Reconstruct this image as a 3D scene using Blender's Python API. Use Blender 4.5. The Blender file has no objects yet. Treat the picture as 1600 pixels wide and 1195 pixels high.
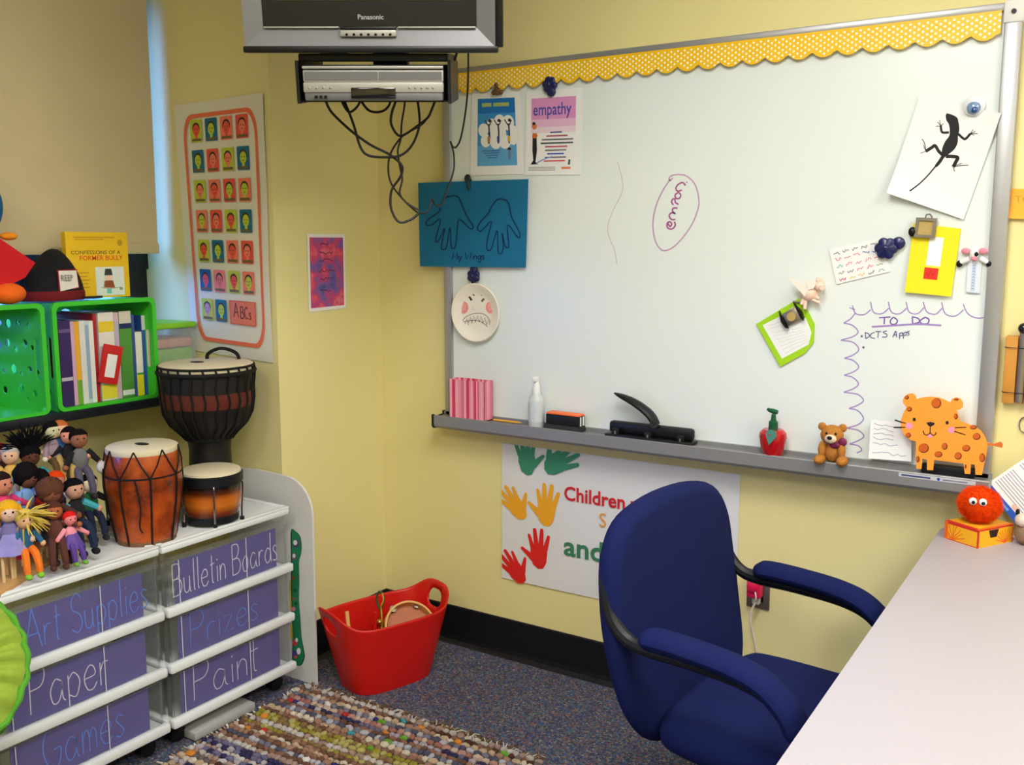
import bpy, bmesh, math, random
from mathutils import Vector, Matrix, noise as mnoise
random.seed(7)
SC = bpy.context.scene
COL = SC.collection

# ------------------------------------------------------------------ camera
CAM_F = 1506.0
TILT = math.atan(218 / CAM_F)
YAW = math.radians(32.8)
CAM_H = 1.5
cam_data = bpy.data.cameras.new('camera')
cam_data.sensor_width = 36.0
cam_data.lens = CAM_F / 1600 * 36.0
cam_data.clip_start = 0.02
cam = bpy.data.objects.new('camera', cam_data)
cam.location = (0, 0, CAM_H)
cam.rotation_euler = (math.pi / 2 - TILT, 0, YAW)
COL.objects.link(cam)
SC.camera = cam

# ------------------------------------------------------------------ view + world
SC.view_settings.view_transform = 'Standard'
SC.view_settings.look = 'None'
SC.view_settings.gamma = 1.0
SC.view_settings.exposure = EXPOSURE = -0.03
SC.view_settings.use_curve_mapping = False
world = bpy.data.worlds.new('world')
SC.world = world
world.use_nodes = True
wbg = world.node_tree.nodes['Background']
wnt = world.node_tree
wtc = wnt.nodes.new('ShaderNodeTexCoord'); wsep = wnt.nodes.new('ShaderNodeSeparateXYZ')
wnt.links.new(wtc.outputs['Generated'], wsep.inputs[0])
wcr = wnt.nodes.new('ShaderNodeValToRGB')          # dull ground below, pale blue evening sky above the horizon
wcr.color_ramp.elements[0].position = 0.46; wcr.color_ramp.elements[0].color = (0.004, 0.008, 0.026, 1)
wcr.color_ramp.elements[1].position = 0.52; wcr.color_ramp.elements[1].color = (0.11, 0.29, 1.0, 1)
wmr = wnt.nodes.new('ShaderNodeMapRange'); wmr.inputs['From Min'].default_value = -1; wmr.inputs['From Max'].default_value = 1
wnt.links.new(wsep.outputs['Z'], wmr.inputs['Value']); wnt.links.new(wmr.outputs[0], wcr.inputs[0])
wnt.links.new(wcr.outputs[0], wbg.inputs[0])
wbg.inputs[1].default_value = 19.0

# ceiling fluorescent panels: (x, y, watts); their housings are built with the room
CEIL_Z = 2.75
PANELS = [(1.15, 1.45, 44), (0.9, -0.9, 36), (-1.0, -0.6, 24), (-0.55, 1.0, 42)]
for i, (lx, ly, w) in enumerate(PANELS):
    ld = bpy.data.lights.new('ceiling_panel_light', 'AREA')
    ld.shape = 'RECTANGLE'; ld.size = 0.56; ld.size_y = 1.16
    ld.energy = w; ld.color = (1.0, 0.985, 0.945)
    lo = bpy.data.objects.new('ceiling_panel_light', ld)
    lo.location = (lx, ly, CEIL_Z - 0.035)
    COL.objects.link(lo)

# ------------------------------------------------------------------ measuring helper: photo pixel -> point on a real plane
_fh = Vector((-math.sin(YAW), math.cos(YAW), 0)); _R = Vector((math.cos(YAW), math.sin(YAW), 0))
_Fw = _fh * math.cos(TILT) - Vector((0, 0, math.sin(TILT))); _U = _fh * math.sin(TILT) + Vector((0, 0, math.cos(TILT)))
_C = Vector((0, 0, CAM_H))
def _ray(x, y): return _Fw * CAM_F + _R * (x - 800) + _U * (597.5 - y)
def on(ax, val, x, y):
    d = _ray(x, y); t = (val - _C[ax]) / d[ax]; return _C + d * t
def dep(dist, x, y):
    d = _ray(x, y); t = dist / d.dot(_fh); return _C + d * t
def onplane(p, n, x, y):
    d = _ray(x, y); t = (p - _C).dot(n) / d.dot(n); return _C + d * t

# ------------------------------------------------------------------ materials
def lin(c):
    def f(v):
        v = v / 255.0
        return v / 12.92 if v <= 0.04045 else ((v + 0.055) / 1.055) ** 2.4
    return tuple(f(v) for v in c[:3])
MATS = {}
def mat(name, rgb, rough=0.6, metal=0.0, var=0.06, scale=40.0, bump=0.0, bscale=None, spec=0.4, sheen=0.0, coat=0.0, trans=0.0):
    if name in MATS: return MATS[name]
    m = bpy.data.materials.new(name); m.use_nodes = True
    nt = m.node_tree; b = nt.nodes['Principled BSDF']
    c = lin(rgb)
    tc = nt.nodes.new('ShaderNodeTexCoord')
    n = nt.nodes.new('ShaderNodeTexNoise'); n.inputs['Scale'].default_value = scale; n.inputs['Detail'].default_value = 3
    nt.links.new(tc.outputs['Object'], n.inputs['Vector'])
    mx = nt.nodes.new('ShaderNodeMix'); mx.data_type = 'RGBA'
    mx.inputs['A'].default_value = (*[v * (1 - var) for v in c], 1)
    mx.inputs['B'].default_value = (*[min(1, v * (1 + var)) for v in c], 1)
    nt.links.new(n.outputs['Fac'], mx.inputs['Factor'])
    nt.links.new(mx.outputs['Result'], b.inputs['Base Color'])
    b.inputs['Roughness'].default_value = rough
    b.inputs['Metallic'].default_value = metal
    b.inputs['Specular IOR Level'].default_value = spec
    if sheen: b.inputs['Sheen Weight'].default_value = sheen
    if coat: b.inputs['Coat Weight'].default_value = coat
    if bump:
        n2 = nt.nodes.new('ShaderNodeTexNoise'); n2.inputs['Scale'].default_value = bscale or scale * 4; n2.inputs['Detail'].default_value = 4
        nt.links.new(tc.outputs['Object'], n2.inputs['Vector'])
        bp = nt.nodes.new('ShaderNodeBump'); bp.inputs['Strength'].default_value = bump; bp.inputs['Distance'].default_value = 0.004
        nt.links.new(n2.outputs['Fac'], bp.inputs['Height']); nt.links.new(bp.outputs['Normal'], b.inputs['Normal'])
    if trans:
        out = nt.nodes['Material Output']
        t = nt.nodes.new('ShaderNodeBsdfTransparent'); ms = nt.nodes.new('ShaderNodeMixShader')
        ms.inputs[0].default_value = trans
        nt.links.new(b.outputs[0], ms.inputs[1]); nt.links.new(t.outputs[0], ms.inputs[2]); nt.links.new(ms.outputs[0], out.inputs[0])
    MATS[name] = m
    return m
def attr_mat(name, rough=0.6, var=0.05, scale=60, bump=0.0, bscale=200, spec=0.3, sheen=0.0):
    """material whose colour is the mesh's own colour attribute (printed or dyed colours)"""
    if name in MATS: return MATS[name]
    m = mat(name, (200, 200, 200), rough, 0, var, scale, bump, bscale, spec, sheen)
    nt = m.node_tree; b = nt.nodes['Principled BSDF']
    at = nt.nodes.new('ShaderNodeAttribute'); at.attribute_name = 'Col'
    n = [x for x in nt.nodes if x.type == 'TEX_NOISE'][0]
    mr = nt.nodes.new('ShaderNodeMapRange'); mr.inputs['To Min'].default_value = 1 - var; mr.inputs['To Max'].default_value = 1 + var
    nt.links.new(n.outputs['Fac'], mr.inputs['Value'])
    vm = nt.nodes.new('ShaderNodeVectorMath'); vm.operation = 'SCALE'
    nt.links.new(at.outputs['Color'], vm.inputs[0]); nt.links.new(mr.outputs[0], vm.inputs['Scale'])
    nt.links.new(vm.outputs[0], b.inputs['Base Color'])
    return m
M_PRINT = attr_mat('printed_ink', 0.55)
M_DYE = attr_mat('dyed_cloth', 0.95, 0.25, 90, 0.5, 260, 0.1)

# ------------------------------------------------------------------ object helpers
TM = {}
def _props(o, label, cat, group=None, kind=None):
    if label: o['label'] = label
    if cat: o['category'] = cat
    if group: o['group'] = group
    if kind: o['kind'] = kind
def thing(name, label, cat, loc=(0, 0, 0), rotz=0.0, group=None, kind=None, M=None):
    o = bpy.data.objects.new(name, None); COL.objects.link(o)
    o.empty_display_size = 0.05
    if M is None: M = Matrix.Translation(Vector(loc)) @ Matrix.Rotation(rotz, 4, 'Z')
    o.matrix_world = M
    TM[o.name] = M
    _props(o, label, cat, group, kind)
    return o
def cat_rom(pts, n=6, closed=False):
    pts = [Vector(p) for p in pts]
    if len(pts) < 3: return pts
    out = []; L = len(pts)
    segs = L if closed else L - 1
    for i in range(segs):
        p1 = pts[i]; p2 = pts[(i + 1) % L]
        p0 = pts[i - 1] if (i > 0 or closed) else p1 * 2 - p2
        p3 = pts[(i + 2) % L] if (i + 2 < L or closed) else p2 * 2 - p1
        for k in range(n):
            t = k / n
            out.append(0.5 * ((2 * p1) + (p2 - p0) * t + (2 * p0 - 5 * p1 + 4 * p2 - p3) * t * t + (3 * p1 - p0 - 3 * p2 + p3) * t ** 3))
    if not closed: out.append(pts[-1])
    return out
def TR(x, y, z): return Matrix.Translation((x, y, z))
def RX(a): return Matrix.Rotation(a, 4, 'X')
def RY(a): return Matrix.Rotation(a, 4, 'Y')
def RZ(a): return Matrix.Rotation(a, 4, 'Z')
def SCL(x, y, z): return Matrix.Diagonal((x, y, z, 1))
def frame(x, y, z, o):
    m = Matrix.Identity(4)
    for i in range(3):
        m[i][0] = x[i]; m[i][1] = y[i]; m[i][2] = z[i]; m[i][3] = o[i]
    return m
def align(p0, p1):
    p0 = Vector(p0); p1 = Vector(p1); d = p1 - p0
    return Matrix.Translation(p0) @ d.to_track_quat('Z', 'Y').to_matrix().to_4x4(), d.length

class MB:
    """collects shapes, links them as ONE mesh object"""
    def __init__(s): s.v = []; s.f = []; s.c = []; s.col = None
    def add(s, vs, fs, M=None):
        b = len(s.v)
        s.v += [(M @ Vector(p)) if M else Vector(p) for p in vs]
        s.f += [tuple(b + i for i in f) for f in fs]
        s.c += [s.col] * len(fs)
        return s
    def box(s, x0, x1, y0, y1, z0, z1, M=None):
        return s.add([(x0, y0, z0), (x1, y0, z0), (x1, y1, z0), (x0, y1, z0), (x0, y0, z1), (x1, y0, z1), (x1, y1, z1), (x0, y1, z1)],
                     [(0, 3, 2, 1), (4, 5, 6, 7), (0, 1, 5, 4), (1, 2, 6, 5), (2, 3, 7, 6), (3, 0, 4, 7)], M)
    def rbox(s, x0, x1, y0, y1, z0, z1, r=0.01, seg=2, M=None):
        bm = bmesh.new(); bmesh.ops.create_cube(bm, size=1)
        for v in bm.verts: v.co = Vector(((x0 + x1) / 2 + v.co.x * (x1 - x0), (y0 + y1) / 2 + v.co.y * (y1 - y0), (z0 + z1) / 2 + v.co.z * (z1 - z0)))
        r = min(r, 0.49 * min(abs(x1 - x0), abs(y1 - y0), abs(z1 - z0)))
        bmesh.ops.bevel(bm, geom=list(bm.edges), offset=r, segments=seg, affect='EDGES', profile=0.5)
        bm.verts.index_update()
        s.add([v.co.copy() for v in bm.verts], [[v.index for v in f.verts] for f in bm.faces], M); bm.free(); return s
    def lathe(s, prof, n=32, M=None, a0=0.0, a1=2 * math.pi, fn=None):
        vs = []; fs = []; full = abs(a1 - a0 - 2 * math.pi) < 1e-6
        k = n if full else n + 1
        for r, z in prof:
            for i in range(k):
                a = a0 + (a1 - a0) * i / n
                rr = r * (fn(a, z) if fn else 1)
                vs.append((rr * math.cos(a), rr * math.sin(a), z))
        for j in range(len(prof) - 1):
            for i in range(n):
                i2 = (i + 1) % k
                fs.append((j * k + i, j * k + i2, (j + 1) * k + i2, (j + 1) * k + i))
        if full:
            if prof[0][0] > 1e-6: fs.append(tuple(range(k))[::-1])
            if prof[-1][0] > 1e-6: fs.append(tuple((len(prof) - 1) * k + i for i in range(k)))
        return s.add(vs, fs, M)
    def cyl(s, p0, p1, r0, r1=None, n=16):
        M, L = align(p0, p1); return s.lathe([(r0, 0), (r1 if r1 is not None else r0, L)], n, M)
    def tube(s, pts, r, n=8, closed=False, sx=1.0, up=None):
        pts = [Vector(p) for p in pts]; L = len(pts); vs = []; fs = []
        nrm = None
        for i, p in enumerate(pts):
            if closed: t = pts[(i + 1) % L] - pts[i - 1]
            else: t = pts[min(i + 1, L - 1)] - pts[max(i - 1, 0)]
            t.normalize()
            if up is not None: nrm = Vector(up)
            if nrm is None:
                nrm = t.orthogonal()
            nrm = (nrm - t * nrm.dot(t)); nrm.normalize()
            bn = t.cross(nrm)
            rr = r[i] if isinstance(r, (list, tuple)) else r
            for k in range(n):
                a = 2 * math.pi * k / n
                vs.append(p + (nrm * math.cos(a) + bn * math.sin(a) * sx) * rr)
        for i in range(L if closed else L - 1):
            j = (i + 1) % L
            for k in range(n):
                k2 = (k + 1) % n
                fs.append((i * n + k, i * n + k2, j * n + k2, j * n + k))
        if not closed:
            fs.append(tuple(range(n))[::-1]); fs.append(tuple((L - 1) * n + k for k in range(n)))
        return s.add(vs, fs)
    def ell(s, c, r, n=16, m=10, M=None, fn=None):
        if not isinstance(r, (tuple, list)): r = (r, r, r)
        vs = [(c[0], c[1], c[2] - r[2])]; fs = []
        for j in range(1, m):
            ph = math.pi * j / m
            for i in range(n):
                a = 2 * math.pi * i / n
                d = Vector((math.sin(ph) * math.cos(a), math.sin(ph) * math.sin(a), -math.cos(ph)))
                k = fn(d) if fn else 1
                vs.append((c[0] + r[0] * d.x * k, c[1] + r[1] * d.y * k, c[2] + r[2] * d.z * k))
        vs.append((c[0], c[1], c[2] + r[2])); T = len(vs) - 1
        for i in range(n):
            fs.append((0, 1 + (i + 1) % n, 1 + i))
            fs.append((T, T - n + i, T - n + (i + 1) % n))
        for j in range(m - 2):
            for i in range(n):
                a = 1 + j * n + i; b = 1 + j * n + (i + 1) % n
                fs.append((a, b, b + n, a + n))
        return s.add(vs, fs, M)
    def prism(s, out, t0, t1, M=None):
        """2-D outline (x,y) extruded from z=t0 to z=t1"""
        n = len(out)
        ar = sum(out[i][0] * out[(i + 1) % n][1] - out[(i + 1) % n][0] * out[i][1] for i in range(n))
        if ar < 0: out = out[::-1]
        vs = [(p[0], p[1], t0) for p in out] + [(p[0], p[1], t1) for p in out]
        fs = [tuple(range(n))[::-1], tuple(range(n, 2 * n))] + [(i, (i + 1) % n, n + (i + 1) % n, n + i) for i in range(n)]
        return s.add(vs, fs, M)
    def pillow(s, out, thick, M=None, rings=5, inset=0.12, dome=0.0, bend=None):
        """closed cushion over an outline: rounded border of width `inset` (m), extra `dome` in the middle"""
        n = len(out); cx = sum(p[0] for p in out) / n; cy = sum(p[1] for p in out) / n
        vs = []; fs = []
        lv = [(k / rings) for k in range(rings + 1)]
        steps = []
        for t in lv:
            a = t * math.pi / 2
            steps.append((inset * (1 - math.sin(math.pi / 2 - a)) if False else inset * (1 - math.cos(a)), math.sin(a)))
        extra = [0.35, 0.65, 0.9]
        def ringpos(ins, sgn, h):
            r = []
            for p in out:
                d = Vector((cx - p[0], cy - p[1])); L = d.length or 1
                k = min(1, ins / L) if ins < 50 else 1
                q = Vector(p[:2]) + d * k
                r.append((q.x, q.y, sgn * h))
            return r
        rows = []
        for sgn in (1, -1):
            rs = []
            for ins, h in steps: rs.append((ins, h * thick / 2, 0))
            base = steps[-1][0]
            row = []
            for ins, h, _ in rs: row.append(ringpos(ins, sgn, h))
            last = row[-1]
            for e in extra:
                hh = thick / 2 + dome * (1 - (1 - e) ** 2)
                row.append([(p[0] + (cx - p[0]) * e, p[1] + (cy - p[1]) * e, sgn * hh) for p in last])
            row.append([(cx, cy, sgn * (thick / 2 + dome))])
            rows.append(row)
        allrings = rows[0][::-1] + rows[1][1:]
        idx = []
        for r in allrings:
            idx.append(list(range(len(vs), len(vs) + len(r))))
            for p in r:
                p = Vector(p)
                if bend: p = Vector(bend(p))
                vs.append(p)
        for a, b in zip(idx, idx[1:]):
            if len(a) == 1:
                for i in range(n): fs.append((a[0], b[i], b[(i + 1) % n]))
            elif len(b) == 1:
                for i in range(n): fs.append((a[i], b[0], a[(i + 1) % n]))
            else:
                for i in range(n): fs.append((a[i], b[i], b[(i + 1) % n], a[(i + 1) % n]))
        return s.add(vs, fs, M)
    def grid(s, fn, nu, nv, thick=0.0, M=None):
        """surface fn(u,v)->point ; thick: function-normal thickness given by fn2"""
        vs = [Vector(fn(i / nu, j / nv)) for j in range(nv + 1) for i in range(nu + 1)]
        fs = [(j * (nu + 1) + i, j * (nu + 1) + i + 1, (j + 1) * (nu + 1) + i + 1, (j + 1) * (nu + 1) + i) for j in range(nv) for i in range(nu)]
        return s.add(vs, fs, M)
    def plate(s, outer, holes, t0, t1, M=None):
        """flat plate with real holes, extruded t0..t1 along z"""
        bm = bmesh.new(); loops = []
        for lp in [outer] + holes:
            vv = [bm.verts.new((p[0], p[1], 0)) for p in lp]; loops.append(vv)
            for i in range(len(vv)): bm.edges.new((vv[i], vv[(i + 1) % len(vv)]))
        bmesh.ops.triangle_fill(bm, use_beauty=True, use_dissolve=False, edges=list(bm.edges))
        bm.verts.index_update()
        for f in bm.faces:
            f.normal_update()
            if f.normal.z < 0: f.normal_flip()
        pts = [v.co.copy() for v in bm.verts]; fs = [[v.index for v in f.verts] for f in bm.faces]; n = len(pts)
        vs = [(p.x, p.y, t1) for p in pts] + [(p.x, p.y, t0) for p in pts]
        ff = [tuple(f) for f in fs] + [tuple(n + i for i in f[::-1]) for f in fs]
        for li, vv in enumerate(loops):
            ix = [v.index for v in vv]
            ar = sum(pts[ix[i]].x * pts[ix[(i + 1) % len(ix)]].y - pts[ix[(i + 1) % len(ix)]].x * pts[ix[i]].y for i in range(len(ix)))
            if (ar > 0) != (li == 0): ix = ix[::-1]
            for i in range(len(ix)):
                a, b = ix[i], ix[(i + 1) % len(ix)]
                ff.append((n + a, n + b, b, a))
        bm.free()
        return s.add(vs, ff, M)
    def build(s, name, m, parent=None, smooth=True, ang=35, label=None, cat=None, group=None, kind=None):
        me = bpy.data.meshes.new(name)
        vs = s.v; off = Vector((0, 0, 0))
        if parent is not None:
            Mi = TM[parent.name].inverted(); vs = [Mi @ p for p in vs]
        elif kind != 'structure':
            xs = [p.x for p in vs]; ys = [p.y for p in vs]; zs = [p.z for p in vs]
            off = Vector(((min(xs) + max(xs)) / 2, (min(ys) + max(ys)) / 2, min(zs))); vs = [p - off for p in vs]
        me.from_pydata([tuple(p) for p in vs], [], s.f); me.update()
        if any(c is not None for c in s.c):
            ca = me.color_attributes.new('Col', 'FLOAT_COLOR', 'CORNER')
            buf = []
            for c, f in zip(s.c, s.f):
                l = lin(c) if c is not None else (0.8, 0.8, 0.8)
                buf += [l[0], l[1], l[2], 1.0] * len(f)
            ca.data.foreach_set('color', buf)
        if smooth:
            me.polygons.foreach_set('use_smooth', [True] * len(me.polygons))
            try: me.set_sharp_from_angle(angle=math.radians(ang))
            except Exception: pass
        if isinstance(m, (list, tuple)):
            for x in m: me.materials.append(x)
        else: me.materials.append(m)
        o = bpy.data.objects.new(name, me); COL.objects.link(o)
        if parent is not None:
            o.parent = parent; TM[o.name] = TM[parent.name]
        else:
            o.location = off; TM[o.name] = Matrix.Translation(off)
        _props(o, label, cat, group, kind)
        return o

# ------------------------------------------------------------------ flat print: coloured shapes on a surface given by map(u,v,h)
class Print(MB):
    def __init__(s, mp): super().__init__(); s.mp = mp; s.layer = 1; s.k = 0; s.flat = False
    def up(s):
        """each new shape lies a hair above the one before"""
        if not s.flat: s.k += 1
        return 0.0001 + s.k * 1.2e-5
    def poly(s, pts, col, layer=None):
        h = s.up()
        n = len(pts)
        ar = sum(pts[i][0] * pts[(i + 1) % n][1] - pts[(i + 1) % n][0] * pts[i][1] for i in range(n))
        s.col = col
        s.add([s.mp(p[0], p[1], h) for p in pts], [tuple(range(n))])
        return s
    def rect(s, u0, v0, u1, v1, col, layer=None):
        return s.poly([(u0, v0), (u1, v0), (u1, v1), (u0, v1)], col, layer)
    def disc(s, u, v, ru, rv, col, layer=None, n=18, rot=0):
        c, q = math.cos(rot), math.sin(rot)
        return s.poly([(u + ru * math.cos(a) * c - rv * math.sin(a) * q, v + ru * math.cos(a) * q + rv * math.sin(a) * c) for a in [2 * math.pi * i / n for i in range(n)]], col, layer)
    def stroke(s, pts, w, col, layer=None, smooth=True, closed=False, asp=1.0):
        """ribbon of width w along pts; asp = du/dv so that width is right in both directions"""
        P = [Vector((p[0], p[1], 0)) for p in pts]
        if smooth and len(P) > 2: P = cat_rom(P, 5, closed)
        if closed: P.append(P[0])
        L = []; Rr = []
        for i, p in enumerate(P):
            t = P[min(i + 1, len(P) - 1)] - P[max(i - 1, 0)]
            tt = Vector((t.x / asp, t.y, 0))
            if tt.length < 1e-9: tt = Vector((1, 0, 0))
            tt.normalize(); nn = Vector((-tt.y * asp, tt.x, 0)) * w / 2
            L.append(p + nn); Rr.append(p - nn)
        h = s.up()
        s.col = col
        vs = [s.mp(p.x, p.y, h) for p in L] + [s.mp(p.x, p.y, h) for p in Rr]; n = len(L)
        s.add(vs, [(i, i + 1, n + i + 1, n + i) for i in range(n - 1)])
        return s
    def text(s, txt, u, v, size, col, layer=None, bold=0.0, sx=1.0, align='LEFT', rot=0.0):
        cu = bpy.data.curves.new('t', 'FONT'); cu.body = txt; cu.size = 1; cu.offset = bold; cu.align_x = align
        cu.resolution_u = 3
        ob = bpy.data.objects.new('t', cu); COL.objects.link(ob)
        bpy.context.view_layer.update()
        me = bpy.data.meshes.new_from_object(ob.evaluated_get(bpy.context.evaluated_depsgraph_get()))
        h = s.up()
        s.col = col; c, q = math.cos(rot), math.sin(rot)
        def pos(p):
            x, y = p.x * size * sx, p.y * size
            return s.mp(u + x * c - y * q, v + x * q + y * c, h)
        s.add([pos(w.co) for w in me.vertices], [tuple(p.vertices) for p in me.polygons])
        bpy.data.objects.remove(ob); bpy.data.curves.remove(cu); bpy.data.meshes.remove(me)
        return s
    def hand(s, txt, u, v, size, w, col, layer=None, slant=0.0, sp=0.14, sx=1.0, asp=1.0, rise=0.0):
        x = 0
        for ch in txt:
            if ch == ' ': x += 0.35; continue
            G = HAND[ch]
            for st in G[1]:
                pts = [(u + (x + p[0] + slant * p[1]) * size * sx, v + p[1] * size + rise * (x + p[0])) for p in st]
                s.stroke(pts, w, col, layer, smooth=len(st) > 2 and ch not in 'zMWT', asp=asp)
            x += G[0] + sp
        return s
    def handprint(s, cx, cy, size, rot, col, layer=None, thumb=1, spread=1.0):
        """solid hand: palm and five fingers"""
        def R_(x, y):
            c, q = math.cos(rot), math.sin(rot)
            return (cx + (x * c - y * q) * size, cy + (x * q + y * c) * size)
        lay = layer if layer is not None else s.layer
        s.poly([R_(*p) for p in [(-.27, .15), (-.3, -.1), (-.22, -.38), (-.05, -.5), (.12, -.48), (.24, -.3), (.29, 0), (.27, .18), (0, .24)]], col, lay)
        for bx, by, an, L, w0, w1 in [(-.22, .1, .32, .42, .085, .055), (-.08, .16, .1, .52, .09, .06), (.07, .17, -.08, .5, .09, .06), (.2, .1, -.28, .4, .08, .05), (.2 * thumb, -.2, -.95 * thumb, .46, .11, .05)]:
            if thumb < 0 and (bx, by) != (.2 * thumb, -.2): bx, an = -bx, -an
            an *= spread
            dx, dy = -math.sin(an), math.cos(an); px_, py_ = dy, -dx
            pts = [(bx + px_ * w0, by + py_ * w0)]
            tip = (bx + dx * L, by + dy * L)
            for k in range(7):
                a = math.pi * k / 6
                pts.append((tip[0] + px_ * w1 * math.cos(a) + dx * w1 * math.sin(a), tip[1] + py_ * w1 * math.cos(a) + dy * w1 * math.sin(a)))
            pts.append((bx - px_ * w0, by - py_ * w0)); pts.append((bx - dx * .1, by - dy * .1))
            s.poly([R_(*p) for p in pts], col, lay + (0.2 if True else 0))
        return s
_rnd = [(.4, .45), (.2, .52), (.02, .3), (.1, .03), (.3, .05), (.42, .3)]
HAND = {
 'A': (.7, [[(0, 0), (.35, 1)], [(.35, 1), (.7, 0)], [(.12, .35), (.58, .35)]]),
 'B': (.55, [[(0, 0), (0, 1)], [(0, 1), (.35, .98), (.45, .78), (.3, .56), (0, .52)], [(0, .52), (.4, .5), (.55, .27), (.4, .04), (0, 0)]]),
 'C': (.55, [[(.5, .85), (.3, 1), (.05, .75), (0, .4), (.2, .03), (.5, .12)]]),
 'D': (.6, [[(0, 0), (0, 1)], [(0, 1), (.4, .9), (.58, .5), (.4, .08), (0, 0)]]),
 'G': (.6, [[(.6, .85), (.35, 1), (.05, .75), (0, .4), (.2, .03), (.5, .05), (.6, .4), (.35, .42)]]),
 'M': (.8, [[(0, 0), (.12, 1), (.4, .35), (.68, 1), (.8, 0)]]),
 'P': (.52, [[(0, 0), (.02, 1)], [(.02, .98), (.4, .98), (.52, .75), (.38, .52), (.03, .48)]]),
 'S': (.5, [[(.5, .85), (.3, 1), (.05, .85), (.1, .6), (.4, .45), (.5, .2), (.3, 0), (0, .12)]]),
 'T': (.6, [[(0, 1), (.6, 1)], [(.3, 1), (.3, 0)]]),
 'W': (.9, [[(0, 1), (.2, 0), (.45, .7), (.7, 0), (.9, 1)]]),
 'a': (.5, [_rnd + [(.42, .48), (.43, .1), (.52, 0)]]),
 'd': (.46, [[(.4, .42), (.2, .5), (0, .25), (.15, 0), (.38, .12), (.42, .5)], [(.43, 1), (.42, .5), (.46, 0)]]),
 'e': (.45, [[(0, .27), (.38, .3), (.35, .48), (.18, .52), (0, .3), (.1, .03), (.3, 0), (.45, .12)]]),
 'g': (.45, [_rnd + [(.42, .5), (.43, 0), (.4, -.3), (.2, -.4), (.02, -.28)]]),
 'i': (.1, [[(.05, .5), (.05, 0)], [(.05, .68), (.06, .73)]]),
 'l': (.12, [[(.05, 1), (.05, .1), (.12, 0)]]),
 'm': (.54, [[(0, .5), (0, 0)], [(0, .3), (.12, .5), (.24, .4), (.25, 0)], [(.25, .3), (.38, .5), (.5, .4), (.52, 0)]]),
 'n': (.36, [[(0, .5), (0, 0)], [(0, .3), (.15, .5), (.32, .4), (.34, 0)]]),
 'o': (.42, [[(.2, .5), (.02, .3), (.1, .02), (.3, .02), (.4, .28), (.3, .48), (.2, .5)]]),
 'p': (.42, [[(0, .5), (0, -.4)], [(0, .4), (.2, .52), (.4, .3), (.25, 0), (0, .08)]]),
 'r': (.3, [[(0, .5), (0, 0)], [(0, .3), (.12, .48), (.3, .48)]]),
 's': (.32, [[(.3, .45), (.15, .52), (.03, .4), (.2, .25), (.3, .1), (.15, 0), (0, .05)]]),
 't': (.28, [[(.12, .9), (.12, .1), (.22, 0)], [(0, .6), (.28, .62)]]),
 'u': (.45, [[(0, .5), (.02, .12), (.15, 0), (.33, .12), (.35, .5)], [(.35, .5), (.37, .05), (.45, 0)]]),
 'y': (.42, [[(0, .5), (.18, .05)], [(.4, .5), (.15, -.1), (0, -.35)]]),
 'z': (.4, [[(0, .5), (.35, .5), (0, 0), (.4, .02)]]),
}
def quad_map(c, nrm):
    """bilinear map of a sheet: c = TL,TR,BR,BL points; u right 0..1, v up 0..1; h along nrm"""
    tl, tr, br, bl = [Vector(p) for p in c]; nrm = Vector(nrm)
    def f(u, v, h=0.0):
        a = bl.lerp(br, u); b = tl.lerp(tr, u)
        return a.lerp(b, v) + nrm * h
    return f
def sheet(name, mp, m, parent=None, t=0.0006, nu=8, nv=8, curl=None, **kw):
    """thin paper sheet with real thickness over map mp; curl(u,v)->extra height"""
    b = MB(); cu = curl or (lambda u, v: 0.0)
    top = [mp(i / nu, j / nv, t + cu(i / nu, j / nv)) for j in range(nv + 1) for i in range(nu + 1)]
    bot = [mp(i / nu, j / nv, cu(i / nu, j / nv)) for j in range(nv + 1) for i in range(nu + 1)]
    N = len(top); W = nu + 1
    fs = []
    for j in range(nv):
        for i in range(nu):
            a = j * W + i
            fs.append((a, a + 1, a + W + 1, a + W)); fs.append((N + a, N + a + W, N + a + W + 1, N + a + 1))
    rim = [i for i in range(W)] + [j * W + nu for j in range(1, nv + 1)] + [nv * W + i for i in range(nu - 1, -1, -1)] + [j * W for j in range(nv - 1, 0, -1)]
    for k in range(len(rim)):
        a, c = rim[k], rim[(k + 1) % len(rim)]
        fs.append((a, N + a, N + c, c))
    b.add(top + bot, fs)
    return b.build(name, m, parent, **kw)
def circ(cx, cy, r, n=14, ry=None): return [(cx + r * math.cos(2 * math.pi * i / n), cy + (ry or r) * math.sin(2 * math.pi * i / n)) for i in range(n)]
def rrect(x0, y0, x1, y1, r, n=5):
    o = []
    for cx, cy, a in [(x1 - r, y1 - r, 0), (x0 + r, y1 - r, 90), (x0 + r, y0 + r, 180), (x1 - r, y0 + r, 270)]:
        for k in range(n + 1):
            t = math.radians(a + 90 * k / n); o.append((cx + r * math.cos(t), cy + r * math.sin(t)))
    return o
# =================================================================== THE ROOM
YB = 2.81          # back wall
XP = -2.404        # pier face (parallel to the window wall)
YP = 2.28          # pier return (carries the portrait poster)
XW = -3.0          # window wall
m_wall = mat('yellow_wall_paint', (234, 223, 160), 0.55, var=0.02, scale=3, bump=0.06, bscale=220, spec=0.3)
m_ceil = mat('ceiling_tile', (232, 230, 222), 0.9, var=0.05, scale=60, bump=0.3)
m_black = mat('black_rubber', (17, 19, 26), 0.45, var=0.1, scale=20, spec=0.35)
m_sill = mat('dark_sill_laminate', (24, 27, 36), 0.4, var=0.1, scale=20)
m_wframe = mat('black_window_frame', (16, 16, 19), 0.45, var=0.1)

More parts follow.
